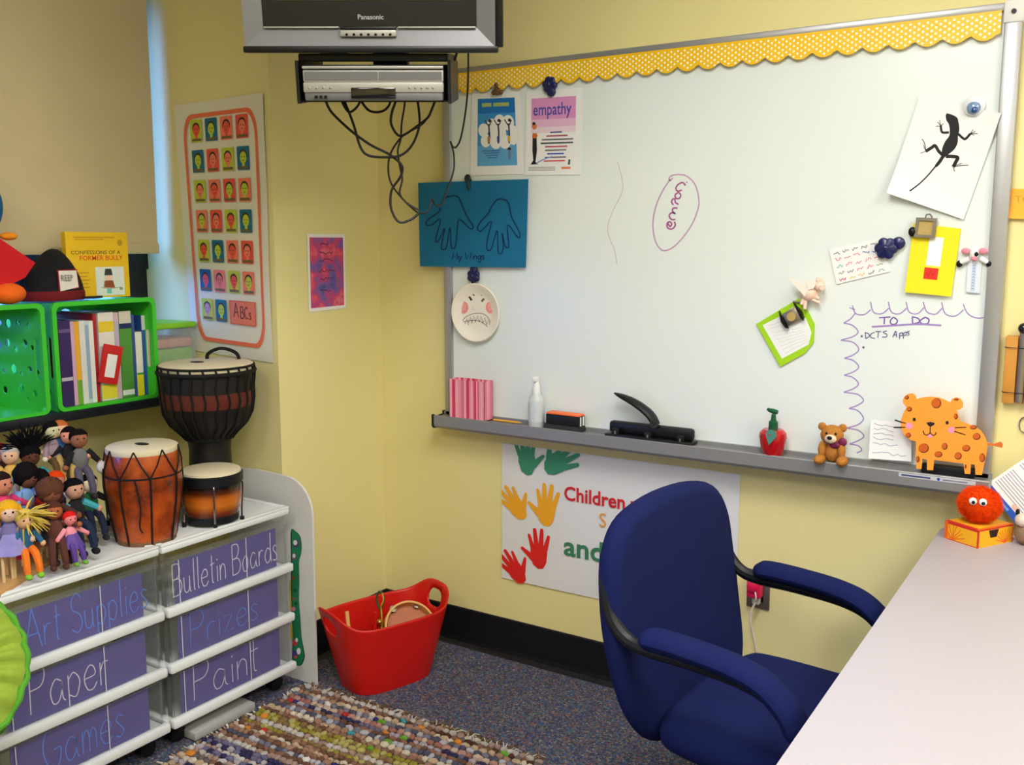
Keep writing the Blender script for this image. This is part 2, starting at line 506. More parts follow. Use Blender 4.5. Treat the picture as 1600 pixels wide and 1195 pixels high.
def carpet_material():
    m = mat('speckled_carpet', (70, 72, 82), 0.95, var=0.1, scale=200, bump=0.9, bscale=420, spec=0.1)
    nt = m.node_tree; b = nt.nodes['Principled BSDF']
    tc = [n for n in nt.nodes if n.type == 'TEX_COORD'][0]
    vo = nt.nodes.new('ShaderNodeTexVoronoi'); vo.inputs['Scale'].default_value = 190
    mp = nt.nodes.new('ShaderNodeMapping'); mp.inputs['Scale'].default_value = (1, 1, 1)
    nt.links.new(tc.outputs['Object'], mp.inputs[0]); nt.links.new(mp.outputs[0], vo.inputs['Vector'])
    sep = nt.nodes.new('ShaderNodeSeparateColor'); nt.links.new(vo.outputs['Color'], sep.inputs[0])
    cr = nt.nodes.new('ShaderNodeValToRGB'); cr.color_ramp.interpolation = 'CONSTANT'
    cols = [(0, (69, 71, 89)), (.2, (100, 101, 116)), (.36, (72, 94, 147)), (.5, (124, 119, 121)), (.62, (79, 79, 95)), (.74, (134, 91, 87)), (.84, (79, 119, 129)), (.91, (153, 146, 137)), (.96, (67, 64, 126))]
    el = cr.color_ramp.elements
    el[0].position = 0; el[0].color = (*lin(cols[0][1]), 1); el[1].position = cols[1][0]; el[1].color = (*lin(cols[1][1]), 1)
    for p, c in cols[2:]:
        e = el.new(p); e.color = (*lin(c), 1)
    nt.links.new(sep.outputs[0], cr.inputs[0]); nt.links.new(cr.outputs[0], b.inputs['Base Color'])
    return m
m_carpet = carpet_material()
def struct(name, boxes, m, label=None, parent=None):
    b = MB()
    for q in boxes: b.box(*q)
    return b.build(name, m, parent, smooth=False, kind='structure', label=label)
struct('floor', [(-3.25, 2.4, -2.6, 2.95, -0.06, 0)], m_carpet, 'dark grey carpet flecked with blue, brown and teal')
struct('wall_back', [(XP, 2.4, YB, YB + 0.14, 0, CEIL_Z)], m_wall, 'pale yellow painted wall behind the whiteboard')
struct('wall_corner', [(-3.25, XP, YP, YB + 0.14, 0, CEIL_Z)], m_wall, 'yellow wall pier jutting out between window and whiteboard wall')
WY0, WZ0, WZ1 = -0.5, 0.985, 2.42
struct('wall_left', [(-3.2, XW, -2.6, YP, 0, 0.955), (-3.2, XW, -2.6, YP, WZ1, CEIL_Z), (-3.2, XW, -2.6, WY0, 0.955, WZ1)], m_wall, 'yellow window wall below and around the window')
struct('wall_right', [(2.3, 2.4, -2.6, YB, 0, CEIL_Z)], m_wall, 'yellow side wall of the room')
struct('wall_front', [(-3.2, 2.4, -2.7, -2.6, 0, CEIL_Z)], m_wall, 'yellow wall behind the viewer')
struct('ceiling', [(-3.25, 2.4, -2.7, 2.95, CEIL_Z, CEIL_Z + 0.1)], m_ceil, 'white tiled ceiling')
# cove baseboard: thin, with a little toe that flares onto the carpet
def cove(name, p0, p1, nrm, label):
    b = MB(); prof = [(0, 0.146), (0.004, 0.146), (0.006, 0.142), (0.006, 0.03), (0.009, 0.014), (0.016, 0.005), (0.022, 0.0), (0, 0)]
    p0 = Vector(p0); p1 = Vector(p1); nrm = Vector(nrm); n = len(prof)
    vs = [p + nrm * a + Vector((0, 0, z)) for p in (p0, p1) for a, z in prof]
    fs = [(i, (i + 1) % n, n + (i + 1) % n, n + i) for i in range(n)] + [tuple(range(n)), tuple(range(n, 2 * n))]
    b.add(vs, fs); return b.build(name, m_black, None, smooth=False, kind='structure', label=label)
cove('baseboard_back', (XP, YB, 0), (2.3, YB, 0), (0, -1, 0), 'black rubber cove base along the whiteboard wall')
cove('baseboard_corner', (XP, YP, 0), (XP, YB, 0), (1, 0, 0), 'black rubber cove base along the pier')
cove('baseboard_left', (XW, -2.6, 0), (XW, YP, 0), (1, 0, 0), 'black rubber cove base under the window')
cove('baseboard_return', (XW, YP, 0), (XP, YP, 0), (0, -1, 0), 'black rubber cove base under the portrait poster')
# sill
MB().rbox(-3.14, -2.735, WY0 - 0.02, YP - 0.001, 0.955, 0.985, 0.004).build('trim_1', m_sill, None, kind='structure', label='dark deep window sill shelf under the crates')
# window: black frame, rails, panes
win = MB()
XF = -3.075
for q in [(XF - .05, XF, YP - .115, YP, .985, WZ1), (XF - .05, XF, WY0, WY0 + .09, .985, WZ1), (XF - .05, XF, WY0, YP, .985, 1.05), (XF - .05, XF, WY0, YP, WZ1 - .08, WZ1),
          (XF - .05, XF + .012, WY0, YP, 1.405, 1.50), (XF - .05, XF, 0.86, 0.95, .985, WZ1)]:
    win.box(*q)
win = win.build('window_1', m_wframe, None, smooth=False, kind='structure', label='black framed window behind the roller shade')
m_glass = mat('window_glass', (18, 24, 34), 0.03, var=0.0, trans=0.9, spec=0.5)
for y0, y1 in ((WY0 + .09, .86), (.95, YP - .115)):
    for z0, z1 in ((1.05, 1.405), (1.50, WZ1 - .08)):
        MB().box(XF - .03, XF - .024, y0, y1, z0, z1).build('pane', m_glass, win, smooth=False)
# ceiling light housings
m_lens = mat('light_lens', (240, 240, 236), 0.5, var=0.01)
_b = m_lens.node_tree.nodes['Principled BSDF']; _b.inputs['Emission Color'].default_value = (1, .97, .9, 1); _b.inputs['Emission Strength'].default_value = 2.0
m_white = mat('white_plastic', (236, 238, 240), 0.45, var=0.02)
m_whitemetal = mat('white_enamel', (228, 228, 226), 0.5, var=0.03)
PNAMES = ['white fluorescent ceiling panel beyond the desk near the side wall', 'white fluorescent ceiling panel behind the viewer on the desk side', 'white fluorescent ceiling panel behind the viewer on the window side', 'white fluorescent ceiling panel above the rug']
for (lx, ly, w), lab in zip(PANELS, PNAMES):
    t = thing('ceiling_light', lab, 'ceiling light', (lx, ly, CEIL_Z - .03), group='fluorescent ceiling panels')
    b = MB()
    for q in [(lx - .31, lx - .28, ly - .61, ly + .61), (lx + .28, lx + .31, ly - .61, ly + .61), (lx - .28, lx + .28, ly - .61, ly - .58), (lx - .28, lx + .28, ly + .58, ly + .61)]:
        b.box(*q, CEIL_Z - .03, CEIL_Z)
    b.build('frame', m_whitemetal, t, smooth=False)
    MB().box(lx - .28, lx + .28, ly - .58, ly + .58, CEIL_Z - .02, CEIL_Z - .012).build('diffuser', m_lens, t, smooth=False)

# =================================================================== ROLLER SHADE
m_shade = mat('tan_shade_fabric', (214, 198, 160), 0.9, var=0.05, scale=8, bump=0.25, bscale=900, spec=0.15)
sh = thing('roller_shade', 'tan fabric roller shade pulled most of the way down the window', 'window shade', (-2.96, 1.0, 1.47))
XS = -2.955
SY1 = 2.243
b = MB()
b.grid(lambda u, v: (XS + 0.006 * math.sin(v * 3.1) + 0.002 * math.sin(u * 9), WY0 - 0.05 + (SY1 - WY0 + 0.05) * u, 1.475 + 1.17 * v), 24, 16)
b.grid(lambda u, v: (XS - .0008 + 0.006 * math.sin(v * 3.1) + 0.002 * math.sin(u * 9), WY0 - 0.05 + (SY1 - WY0 + 0.05) * u, 1.475 + 1.17 * v), 24, 16)
b.build('shade_fabric', m_shade, sh)
MB().rbox(XS - .006, XS + .008, WY0 - .05, SY1 + .002, 1.462, 1.50, .004).build('hem_bar', m_shade, sh)
MB().cyl((XS + .02, WY0 - .06, 2.66), (XS + .02, SY1 + .01, 2.66), 0.03).build('roller', m_whitemetal, sh)
# =================================================================== WHITEBOARD
YS = 2.785     # writing surface
m_board = mat('whiteboard_enamel', (230, 238, 238), 0.22, var=0.025, scale=2.2, spec=0.5)
m_alu = mat('anodised_aluminium', (172, 172, 174), 0.38, 0.55, var=0.05, scale=15)
m_alu2 = mat('grey_tray_aluminium', (150, 150, 152), 0.42, 0.45, var=0.06, scale=12)
m_dark = mat('dark_screw', (40, 40, 42), 0.4, 0.8)
BX0, BX1, BZ0, BZ1 = -2.077, -0.286, 0.87, 2.092
wb = thing('whiteboard', 'large aluminium framed whiteboard with purple marker writing', 'whiteboard', (-1.18, YB, 0.84))
MB().box(BX0 + .01, BX1 - .01, YS, YB - .001, BZ0 + .01, BZ1 - .01).build('writing_surface', m_board, wb, smooth=False)
MB().rbox(BX0, BX0 + .032, YS - .012, YB, BZ0, BZ1, .003).build('frame_rail', m_alu, wb)
MB().rbox(BX1 - .04, BX1, YS - .012, YB, BZ0, BZ1, .003).build('frame_rail', m_alu, wb)
MB().rbox(BX0, BX1, YS - .012, YB, BZ1 - .02, BZ1, .003).build('frame_rail', m_alu, wb)
cc = MB().rbox(BX1 - .043, BX1 + .003, YS - .016, YB, BZ1 - .05, BZ1 + .004, .004).build('corner_cap', m_whitemetal, wb)
MB().cyl((BX1 - .02, YS - .015, BZ1 - .024), (BX1 - .02, YS - .019, BZ1 - .024), .006).build('screw', m_dark, cc)
# tray: hollow profile with a sloped front
tp = [(0, .895), (-.012, .895), (-.012, .884), (-.066, .8805), (-.067, .889), (-.073, .8895), (-.075, .887), (-.075, .852), (-.068, .843), (-.012, .838), (0, .838)]
def tray_piece(x0, x1, prof):
    b = MB(); n = len(prof)
    vs = [(x, YS + a, z) for x in (x0, x1) for a, z in prof]
    b.add(vs, [(i, (i + 1) % n, n + (i + 1) % n, n + i) for i in range(n)] + [tuple(range(n)), tuple(range(n, 2 * n))]); return b
tray = tray_piece(BX0 - .004, BX1 + .002, tp).build('tray', m_alu2, wb, smooth=False)
tray_piece(BX0 - .012, BX0 - .004, [(a * 1.03, z + (.002 if z > .86 else -.002)) for a, z in tp]).build('tray_end_cap', m_black, wb, smooth=False)
tray_piece(BX1 + .002, BX1 + .006, tp).build('tray_end_cap', m_alu2, wb, smooth=False)
p = Print(lambda u, v, h: Vector((u, YS - .0755 - h, v)))
p.rect(-.50, .8745, -.31, .8855, (196, 198, 204)); p.rect(-.493, .877, -.42, .882, (70, 78, 120), 2); p.disc(-.40, .8795, .004, .004, (40, 60, 150), 2); p.rect(-.39, .8775, -.33, .881, (120, 124, 150), 2)
p.build('maker_sticker', M_PRINT, tray, smooth=False)
# marker writing, traced on the surface
def bmap(x, y, h=0.0):
    q = on(1, YS, x, y); return Vector((q.x, YS - h - .0002, q.z))
PUR = (122, 88, 168); PUR2 = (160, 134, 196); MAG = (168, 92, 150)
def cr(ox, oy, s, pts): return [(ox + a / s, oy + b / s) for a, b in pts]
e = Print(bmap); E1 = lambda pts: cr(960, 220, 5.978, pts)
e.stroke(E1([(520, 360), (455, 460), (395, 590), (365, 720), (362, 830), (385, 940), (435, 1015), (490, 1022), (560, 985), (650, 890), (730, 770), (780, 640), (790, 560), (770, 450), (730, 375), (665, 325), (600, 315), (545, 322), (512, 345), (520, 372), (545, 345)]), 2.1, (190, 152, 190))
for st in [[(500, 770), (520, 800), (535, 775), (515, 755), (492, 775), (500, 815), (540, 822), (568, 790), (562, 755)],
           [(570, 735), (535, 735), (512, 700), (535, 672), (568, 680), (545, 660), (548, 630), (590, 628)],
           [(600, 595), (570, 575), (565, 545), (545, 545), (535, 575), (552, 598)],
           [(590, 485), (568, 505), (575, 535), (605, 538), (620, 510), (605, 485), (590, 485)],
           [(630, 460), (590, 470), (575, 440), (600, 405), (640, 390), (665, 418)], [(674, 384), (680, 390)]]:
    e.stroke(E1(st), 2.5, MAG)
e.build('marker_word', M_PRINT, wb, smooth=False)
f = Print(bmap)
F1 = lambda pts: cr(900, 160, 2.9875, pts)
f.stroke(F1([(195, 280), (215, 360), (215, 420), (175, 500), (150, 570), (152, 620), (180, 690), (192, 755)]), 1.1, (206, 184, 190))
f.build('marker_line', M_PRINT, wb, smooth=False)
d = Print(bmap); D1 = lambda pts: cr(1290, 450, 4.426, pts)
for a, b_, c in [((185, 120), (235, 185), (312, 150)), ((310, 95), (355, 178), (438, 140)), ((434, 95), (480, 178), (560, 140)), ((556, 95), (605, 178), (680, 135)), ((675, 95), (735, 180), (805, 140)), ((802, 98), (860, 193), (955, 150))]:
    d.stroke(D1([a, (a[0] + (b_[0] - a[0]) * .35, a[1] + (b_[1] - a[1]) * .75), b_, ((b_[0] + c[0]) / 2, b_[1] - 4), c]), 1.9, PUR2)
d.stroke(D1([(952, 110), (975, 165), (1010, 195), (1060, 208), (1125, 198)]), 1.9, PUR2)
d.stroke(D1([(165, 135), (205, 150)]), 1.2, PUR)
ys = [(205, 180, 125, 242), (125, 242, 105, 360), (105, 360, 130, 485), (130, 485, 128, 603), (128, 603, 125, 720), (125, 720, 162, 832), (162, 832, 145, 968), (145, 968, 165, 1078)]
d.stroke(D1([(205, 175), (170, 215), (125, 242)]), 1.9, PUR2)
for x0, y0, x1, y1 in ys[1:]:
    mx = max(x0, x1) + 100; d.stroke(D1([(x0, y0), (mx - 40, y0 + 15), (mx, y0 + (y1 - y0) * .5), (mx - 35, y1 - 25), (x1, y1)]), 1.9, PUR2)
d.stroke(D1([(165, 1078), (225, 1090), (250, 1120), (215, 1140)]), 1.9, PUR2)
d.stroke(D1([(370, 205), (450, 200)]), 2.1, PUR); d.stroke(D1([(408, 202), (405, 250)]), 2.1, PUR)
d.stroke(D1([(470, 200), (448, 225), (455, 248), (485, 248), (496, 222), (470, 200)]), 2.1, PUR)
d.stroke(D1([(600, 198), (602, 248)]), 2.1, PUR); d.stroke(D1([(598, 198), (640, 210), (648, 235), (602, 248)]), 2.1, PUR)
d.stroke(D1([(690, 200), (655, 225), (665, 245), (705, 245), (715, 218), (690, 200)]), 2.1, PUR)
d.stroke(D1([(320, 268), (480, 258), (640, 250), (800, 258)]), 2.8, PUR2)
INK = (104, 92, 142)
d.disc(*D1([(250, 333)])[0], 1.8, 1.8, INK); d.disc(*D1([(262, 410)])[0], 1.9, 1.9, INK)
for st in [[(275, 308), (277, 350)], [(272, 306), (300, 318), (300, 335), (277, 350)], [(340, 305), (315, 318), (312, 340), (342, 348)], [(345, 300), (385, 300)], [(365, 300), (362, 345)], [(425, 295), (398, 305), (425, 322), (418, 338), (390, 338)],
           [(465, 340), (485, 298), (492, 340)], [(470, 325), (492, 322)], [(512, 310), (512, 352)], [(512, 315), (530, 308), (530, 328), (514, 330)], [(540, 308), (538, 350)], [(540, 312), (558, 304), (556, 325), (542, 328)], [(582, 298), (565, 305), (578, 318), (565, 330)]]:
    d.stroke(D1(st), 1.5, INK)
d.build('marker_list', M_PRINT, wb, smooth=False)

# yellow polka-dot scalloped border along the top
bs = thing('border_strip', 'yellow polka-dot scalloped border strip along the whiteboard top', 'border strip', (-1.2, YS, 2.0))
sx0, sx1, szt = BX0 + .012, -.333, BZ1 - .018
per = .0665; pts = []
N = int((sx1 - sx0) / per * 8)
for i in range(N + 1):
    x = sx0 + (sx1 - sx0) * i / N
    pts.append((x, szt - .052 - .018 * abs(math.sin(math.pi * (x - sx0) / per)) ** .8))
b = MB(); n = len(pts)
for y in (YS - .0145, YS - .013): b.add([(x, y, z) for x, z in pts] + [(x, y, szt) for x, z in pts], [(i, i + 1, n + i + 1, n + i) for i in range(n - 1)])
b.add([(x, y, z) for y in (YS - .0145, YS - .013) for x, z in pts], [(i, i + 1, n + i + 1, n + i) for i in range(n - 1)])
m_border = mat('yellow_border_card', (248, 196, 22), 0.4, var=0.04, scale=20)
b.build('strip', m_border, bs, smooth=False)
p = Print(lambda u, v, h: Vector((u, YS - .0146 - h, v))); p.flat = True
j = 0; x = sx0 + .006
while x < sx1 - .004:
    for k in range(4):
        z = szt - .010 - k * .0145 - (.00725 if j % 2 else 0)
        lim = szt - .052 - .018 * abs(math.sin(math.pi * (x - sx0) / per)) ** .8
        if z - .003 > lim: p.disc(x, z, .0034, .0034, (255, 250, 225), n=8)
    j += 1; x += .0105
p.build('polka_dots', M_PRINT, bs, smooth=False)
# =================================================================== SHEETS ON THE BOARD
m_paper = mat('white_paper', (240, 241, 242), 0.75, var=0.02, scale=20, spec=0.2)
def board_sheet(px4, off): return quad_map([Vector((on(1, YS, *q).x, YS - off, on(1, YS, *q).z)) for q in px4], (0, -1, 0))
def center(mp): q = mp(.5, 0); return q
# cloud poster
mp = board_sheet([(738, 146), (812, 143), (818, 272), (736, 274)], .002)
t = thing('cloud_poster', 'white sheet printed with blue sky, white cloud and three thin figures', 'poster', center(mp))
sheet('sheet', mp, m_paper, t)
p = Print(lambda u, v, h: mp(u, v, h + .0007))
p.rect(.13, .11, .9, .93, (58, 150, 214)); p.rect(.13, .75, .9, .93, (30, 118, 196), 2); p.rect(.13, .11, .9, .36, (98, 170, 222), 2)
for u, v, r in [(.25, .55, .13), (.42, .6, .14), (.58, .64, .15), (.75, .63, .15), (.85, .52, .12), (.3, .42, .13), (.5, .4, .14), (.68, .4, .14), (.84, .42, .1), (.55, .5, .2)]:
    p.disc(u, v, r * .8, r * .62, (243, 244, 244), 3)
p.rect(.13 - .1, .36, .13, .66, (240, 241, 242), 4); p.rect(.9, .36, .99, .66, (240, 241, 242), 4)
for u, c in [(.36, (190, 120, 60)), (.55, (50, 80, 150)), (.76, (220, 180, 70))]:
    p.stroke([(u, .62), (u + .01, .5), (u, .38)], .018, (60, 60, 70), 5, asp=1.7); p.stroke([(u, .47), (u, .4)], .03, c, 6, asp=1.7)
    p.disc(u + .02, .66, .03, .02, (50, 40, 50), 5); p.stroke([(u - .08, .67), (u, .6), (u + .06, .66)], .012, (70, 60, 60), 5, asp=1.7)
p.disc(.76, .31, .035, .022, (60, 40, 40), 5); p.stroke([(.76, .3), (.76, .18)], .025, (120, 130, 170), 5, asp=1.7)
for k, (u0, u1) in enumerate([(.22, .42), (.46, .78)]): p.rect(u0, .83, u1, .875, (170, 190, 110), 5)
for k in range(4): p.rect(.22 + .04 * k, .29 - k * .028, .58 - .02 * k, .3 - k * .028, (50, 96, 170), 5)
p.build('print', M_PRINT, t, smooth=False)
# empathy poster
mp2 = board_sheet([(823, 143), (910, 137), (908, 273), (821, 274)], .002)
t = thing('empathy_poster', 'white sheet headed empathy with a pink panel and lines of print', 'poster', center(mp2))
sheet('sheet', mp2, m_paper, t)
p = Print(lambda u, v, h: mp2(u, v, h + .0007))
p.rect(.1, .63, .9, .91, (222, 150, 204)); p.rect(.1, .56, .9, .66, (232, 186, 220), 2); p.rect(.1, .50, .9, .57, (238, 216, 232), 2)
p.text('empathy', .13, .71, .2, (72, 76, 170), 4, bold=.012, sx=1.0)
p.disc(.16, .58, .045, .035, (220, 120, 70), 4); p.disc(.15, .615, .03, .018, (40, 30, 40), 5)
p.poly([(.13, .5), (.2, .5), (.215, .3), (.19, .16), (.24, .13), (.1, .13), (.15, .18), (.13, .3)], (34, 32, 40), 4); p.disc(.17, .47, .05, .03, (214, 110, 50), 5)
for k, (a, b_, c) in enumerate([(.45, .66, (90, 90, 160)), (.38, .76, (170, 80, 100)), (.3, .86, (110, 110, 120)), (.28, .86, (60, 60, 70)), (.36, .76, (190, 80, 110)), (.36, .74, (120, 120, 130)), (.4, .7, (60, 80, 190)), (.36, .74, (110, 110, 130)), (.34, .72, (214, 90, 110))]):
    p.rect(a, .495 - k * .042, b_, .512 - k * .042, c, 5)
p.stroke([(.2, .14), (.35, .19), (.5, .22)], .012, (140, 150, 220), 4, asp=1.6)
for k in range(3): p.rect(.06, .09 - k * .018, .55, .097 - k * .018, (150, 150, 155), 4)
p.rect(.66, .07, .82, .095, (226, 140, 90), 4); p.stroke([(.8, .18), (.79, .12)], .02, (60, 60, 90), 4, asp=1.6)
p.build('print', M_PRINT, t, smooth=False)
# magnets and clips ----------------------------------------------------------------
m_navy = mat('navy_plastic', (22, 28, 84), 0.35, var=0.08, coat=0.2)
m_bronze = mat('bronze_clip', (122, 92, 62), 0.4, 0.5, var=0.15)
m_green_clip = mat('dark_green_clip', (18, 62, 66), 0.4, var=0.1)
m_steel = mat('dull_steel', (150, 142, 134), 0.35, 0.8, var=0.1)
m_gold = mat('gold_inset', (186, 160, 96), 0.5, 0.1, var=0.12)
def bp(x, y, off=.003): q = on(1, YS, x, y); return Vector((q.x, YS - off, q.z))
def flower(cx, cy, R0, label, n=6, stem=None, rot=0.0, off=.004):
    c = bp(cx, cy, off); t = thing('flower_clip', label, 'magnet clip', c, group='navy flower clips')
    b = MB(); out = []
    for i in range(60):
        a = 2 * math.pi * i / 60; r = R0 * (.86 + .24 * abs(math.cos(n / 2 * a + rot)) ** .6); out.append((r * math.cos(a), r * math.sin(a)))
    M = frame((1, 0, 0), (0, 0, 1), (0, -1, 0), c + Vector((0, -.008, 0)))
    b.pillow(out, .016, M, inset=.006, dome=.004); b.build('petals', m_navy, t)
    MB().ell(c + Vector((0, -.019, 0)), (R0 * .35, .006, R0 * .35)).build('flower_centre', m_navy, t)
    if stem:
        q = bp(*stem, off + .006)
        MB().pillow([(R0 * .62 * math.cos(2 * math.pi * i / 32), R0 * .62 * math.sin(2 * math.pi * i / 32)) for i in range(32)], .014, frame((1, 0, 0), (0, 0, 1), (0, -1, 0), q), inset=.006, dome=.003).build('grip', m_navy, t)
    return t
flower(862, 133, .025, 'navy blue flower clip above the empathy sheet', rot=.5, stem=(864, 144))
flower(743, 431, .024, 'navy blue flower clip above the paper plate face', rot=1.6, stem=(743, 421))
flower(1386, 388, .028, 'navy blue flower clip on the colourful word card', rot=.2, stem=(1405, 380))
c = bp(780, 143, .004); t = thing('bronze_clip', 'small bronze figure clip above the blue cloud poster', 'magnet clip', c)
b = MB(); b.ell(c + Vector((0, -.008, 0)), (.016, .008, .014)); b.build('body', m_bronze, t)
MB().ell(c + Vector((-.002, -.01, .019)), (.009, .008, .009)).build('head', m_bronze, t)
for s in (-1, 1): MB().ell(c + Vector((s * .015, -.008, -.004)), (.008, .006, .009)).build('wing', m_bronze, t)
c = bp(735, 282, .004); t = thing('green_clip', 'dark green clip holding the blue handprint sheet', 'magnet clip', c)
b = MB(); b.ell(c + Vector((-.002, -.01, .006)), (.013, .009, .015)); b.build('knob', m_black, t)
MB().rbox(c.x - .008, c.x + .013, c.y - .02, c.y - .003, c.z - .004, c.z + .006, .003).build('hinge', m_green_clip, t)
MB().cyl(c + Vector((.003, -.014, -.002)), c + Vector((.006, -.01, -.034)), .008, .005).build('jaw', m_green_clip, t)
# blue sheet "My Wings"
mp3 = board_sheet([(657, 286), (829, 280), (826, 418), (661, 416)], .0135)
m_bluepaper = mat('blue_construction_paper', (18, 112, 158), 0.85, var=0.05, scale=120)
t = thing('blue_drawing', 'blue paper with two outlined hands above the words My Wings', 'drawing', center(mp3))
sheet('sheet', mp3, m_bluepaper, t, curl=lambda u, v: .004 * (1 - v))
p = Print(bmap); p.mp = lambda x, y, h: Vector((on(1, YS - .018, x, y).x, YS - .0186 - h, on(1, YS - .018, x, y).z))
W1 = lambda pts: cr(640, 270, 4.268, pts); NV = (8, 40, 92)
p.stroke(W1([(205, 215), (240, 165), (300, 152), (335, 175), (360, 240), (395, 310), (425, 355), (405, 372), (335, 310), (320, 360), (310, 470), (295, 505), (278, 485), (270, 365), (258, 430), (245, 500), (225, 512), (212, 490), (235, 370), (205, 430), (185, 462), (175, 440), (205, 310), (150, 345), (112, 345), (120, 315), (195, 260), (205, 215)]), 1.5, NV)
p.stroke(W1([(545, 230), (580, 180), (625, 175), (660, 200), (680, 290), (715, 360), (738, 410), (722, 430), (655, 345), (662, 480), (650, 500), (635, 480), (618, 400), (625, 500), (610, 540), (592, 520), (585, 385), (560, 460), (540, 515), (515, 505), (520, 440), (545, 325), (480, 385), (455, 375), (470, 330), (525, 270), (545, 230)]), 1.5, NV)
q0 = W1([(285, 580)])[0]
pp = Print(None); pp.mp = lambda u, v, h: p.mp(q0[0] + u, q0[1] - v - u * .02, h)
pp.hand('My Wings', 0, 0, 11, 1.3, NV, sx=1.0)
p.v += pp.v; base = len(p.v) - len(pp.v); p.f += [tuple(i + base for i in ff) for ff in pp.f]; p.c += pp.c
p.build('pen_drawing', M_PRINT, t, smooth=False)
# paper plate face
c = bp(748, 488, .006); t = thing('paper_plate_face', 'white paper plate with angry toothy face and pink cheeks', 'paper plate', c)
m_plate = mat('paper_plate', (243, 236, 226), 0.7, var=0.02)
b = MB(); prof = [(0, .006), (.055, .006), (.066, .007), (.078, .014), (.094, .019), (.097, .017), (.08, .011), (.066, .004), (0, .003)]
RP = 1.06; zs_ = 0.098 * RP
M = frame((1, 0, 0), (0, 0, 1), (0, -1, 0), c) @ SCL(RP, RP, 1)
def flute(a, z): return 1 + (.012 * math.sin(60 * a) if z > .0105 else 0)
b.lathe(prof, 180, M, fn=flute); b.build('plate', m_plate, t)
p = Print(lambda x, y, h: Vector((on(1, YS - .0125, x, y).x, YS - .0125 - h, on(1, YS - .0125, x, y).z)))
PK = (240, 150, 150); GR = (110, 108, 106); DKK = (60, 58, 58)
for cx, cy in ((360, 898), (540, 897)):
    q = W1([(cx, cy)])[0]; p.disc(q[0], q[1], 7.6, 9.6, PK, 1); p.disc(q[0] - .5, q[1] - 1, 4.8, 6, (244, 170, 166), 2)
for st, w, cl in [([(397, 783), (433, 820)], 1.6, DKK), ([(475, 818), (513, 793)], 2.2, (150, 140, 130)), ([(397, 825), (415, 850)], 3.2, DKK), ([(480, 858), (497, 838)], 3.4, (110, 104, 96)), ([(425, 890), (418, 910), (440, 915)], .5, (190, 184, 180)),
                 ([(340, 1010), (370, 965), (430, 938), (490, 940), (530, 975), (545, 1035)], .9, GR), ([(340, 1000), (400, 985), (470, 990), (530, 1035)], .9, GR)]:
    p.stroke(W1(st), w, cl, 3)
for k in range(8):
    x0 = 345 + k * 24; dy = -abs(k - 3.7) ** 1.6 * -4
    p.stroke(W1([(x0, 1000 + dy - 10), (x0 + 12, 950 + dy), (x0 + 24, 995 + dy)]), .9, GR, 3, smooth=False)
p.build('face_drawing', M_PRINT, t, smooth=False)
# lizard sheet
mp4 = board_sheet([(1437, 150), (1566, 178), (1506, 343), (1389, 302)], .003)
t = thing('lizard_sheet', 'white curling sheet with a black lizard silhouette', 'drawing', center(mp4))
lc = lambda u, v: .022 * (1 - v) ** 3 * (1 - u) ** 2 + .016 * u ** 4 * v ** 2 + .005 * (1 - v) ** 2
sheet('sheet', mp4, m_paper, t, nu=14, nv=14, curl=lc)
tl = Vector((1437, 150)); tr = Vector((1566, 178)); br_ = Vector((1506, 343)); bl = Vector((1389, 302))
def inv_bil(x, y):
    u = v = .5
    for _ in range(12):
        a = bl.lerp(br_, u); b_ = tl.lerp(tr, u); q = a.lerp(b_, v); dv = b_ - a; du = (br_ - bl).lerp(tr - tl, v)
        e_ = Vector((x, y)) - q; det = du.x * dv.y - du.y * dv.x
        u += (e_.x * dv.y - e_.y * dv.x) / det; v += (du.x * e_.y - du.y * e_.x) / det
    return u, v
def lmap(x, y, h=0):
    u, v = inv_bil(x, y); return mp4(u, v, lc(u, v) + .0009 + h)
p = Print(lmap); L1 = lambda pts: cr(1370, 0, 3.413, pts); BK = (22, 22, 26)
p.poly([(q.x, q.y) for q in cat_rom([(*a, 0) for a in L1([(375, 608), (395, 608), (428, 622), (440, 640), (447, 690), (440, 720), (438, 760), (420, 795), (390, 820), (368, 838), (345, 872), (322, 892), (318, 880), (335, 855), (352, 825), (356, 790), (372, 752), (392, 725), (396, 695), (390, 660), (377, 640)])], 4, True)], BK, 2)
for st, w in [([(392, 705), (358, 705), (350, 690), (348, 668)], 3.6), ([(440, 712), (470, 738), (485, 735), (505, 712)], 3.8), ([(365, 830), (338, 805), (318, 775), (300, 785), (268, 805)], 5), ([(375, 832), (410, 832), (438, 838), (428, 862), (415, 888)], 5.5), ([(325, 880), (280, 935), (230, 985), (185, 1020)], 2.2),
              ([(348, 670), (330, 650)], 1), ([(348, 670), (340, 640)], 1), ([(348, 670), (362, 658)], 1), ([(348, 672), (322, 672)], 1), ([(505, 712), (520, 690)], 1), ([(505, 712), (532, 700)], 1), ([(505, 712), (545, 712)], 1), ([(505, 712), (525, 720)], 1),
              ([(268, 805), (262, 765), (248, 740)], 1.2), ([(268, 805), (255, 770)], 1), ([(268, 805), (240, 815)], 1), ([(415, 888), (422, 912)], 1.2), ([(415, 888), (455, 880), (495, 878)], 1.2), ([(415, 885), (460, 868)], 1)]:
    p.stroke(L1(st), w, BK, 2)
p.build('lizard_print', M_PRINT, t, smooth=False)
c = bp(1523, 166, .008); t = thing('round_magnet', 'round white magnet with a blue dome on the lizard sheet', 'magnet', c)
MB().lathe([(0, 0), (.026, 0), (.026, .004), (.02, .007), (0, .008)], 24, frame((1, 0, 0), (0, 0, 1), (0, -1, 0), c)).build('disc', mat('pearl_white', (226, 228, 236), .25, coat=.5), t)
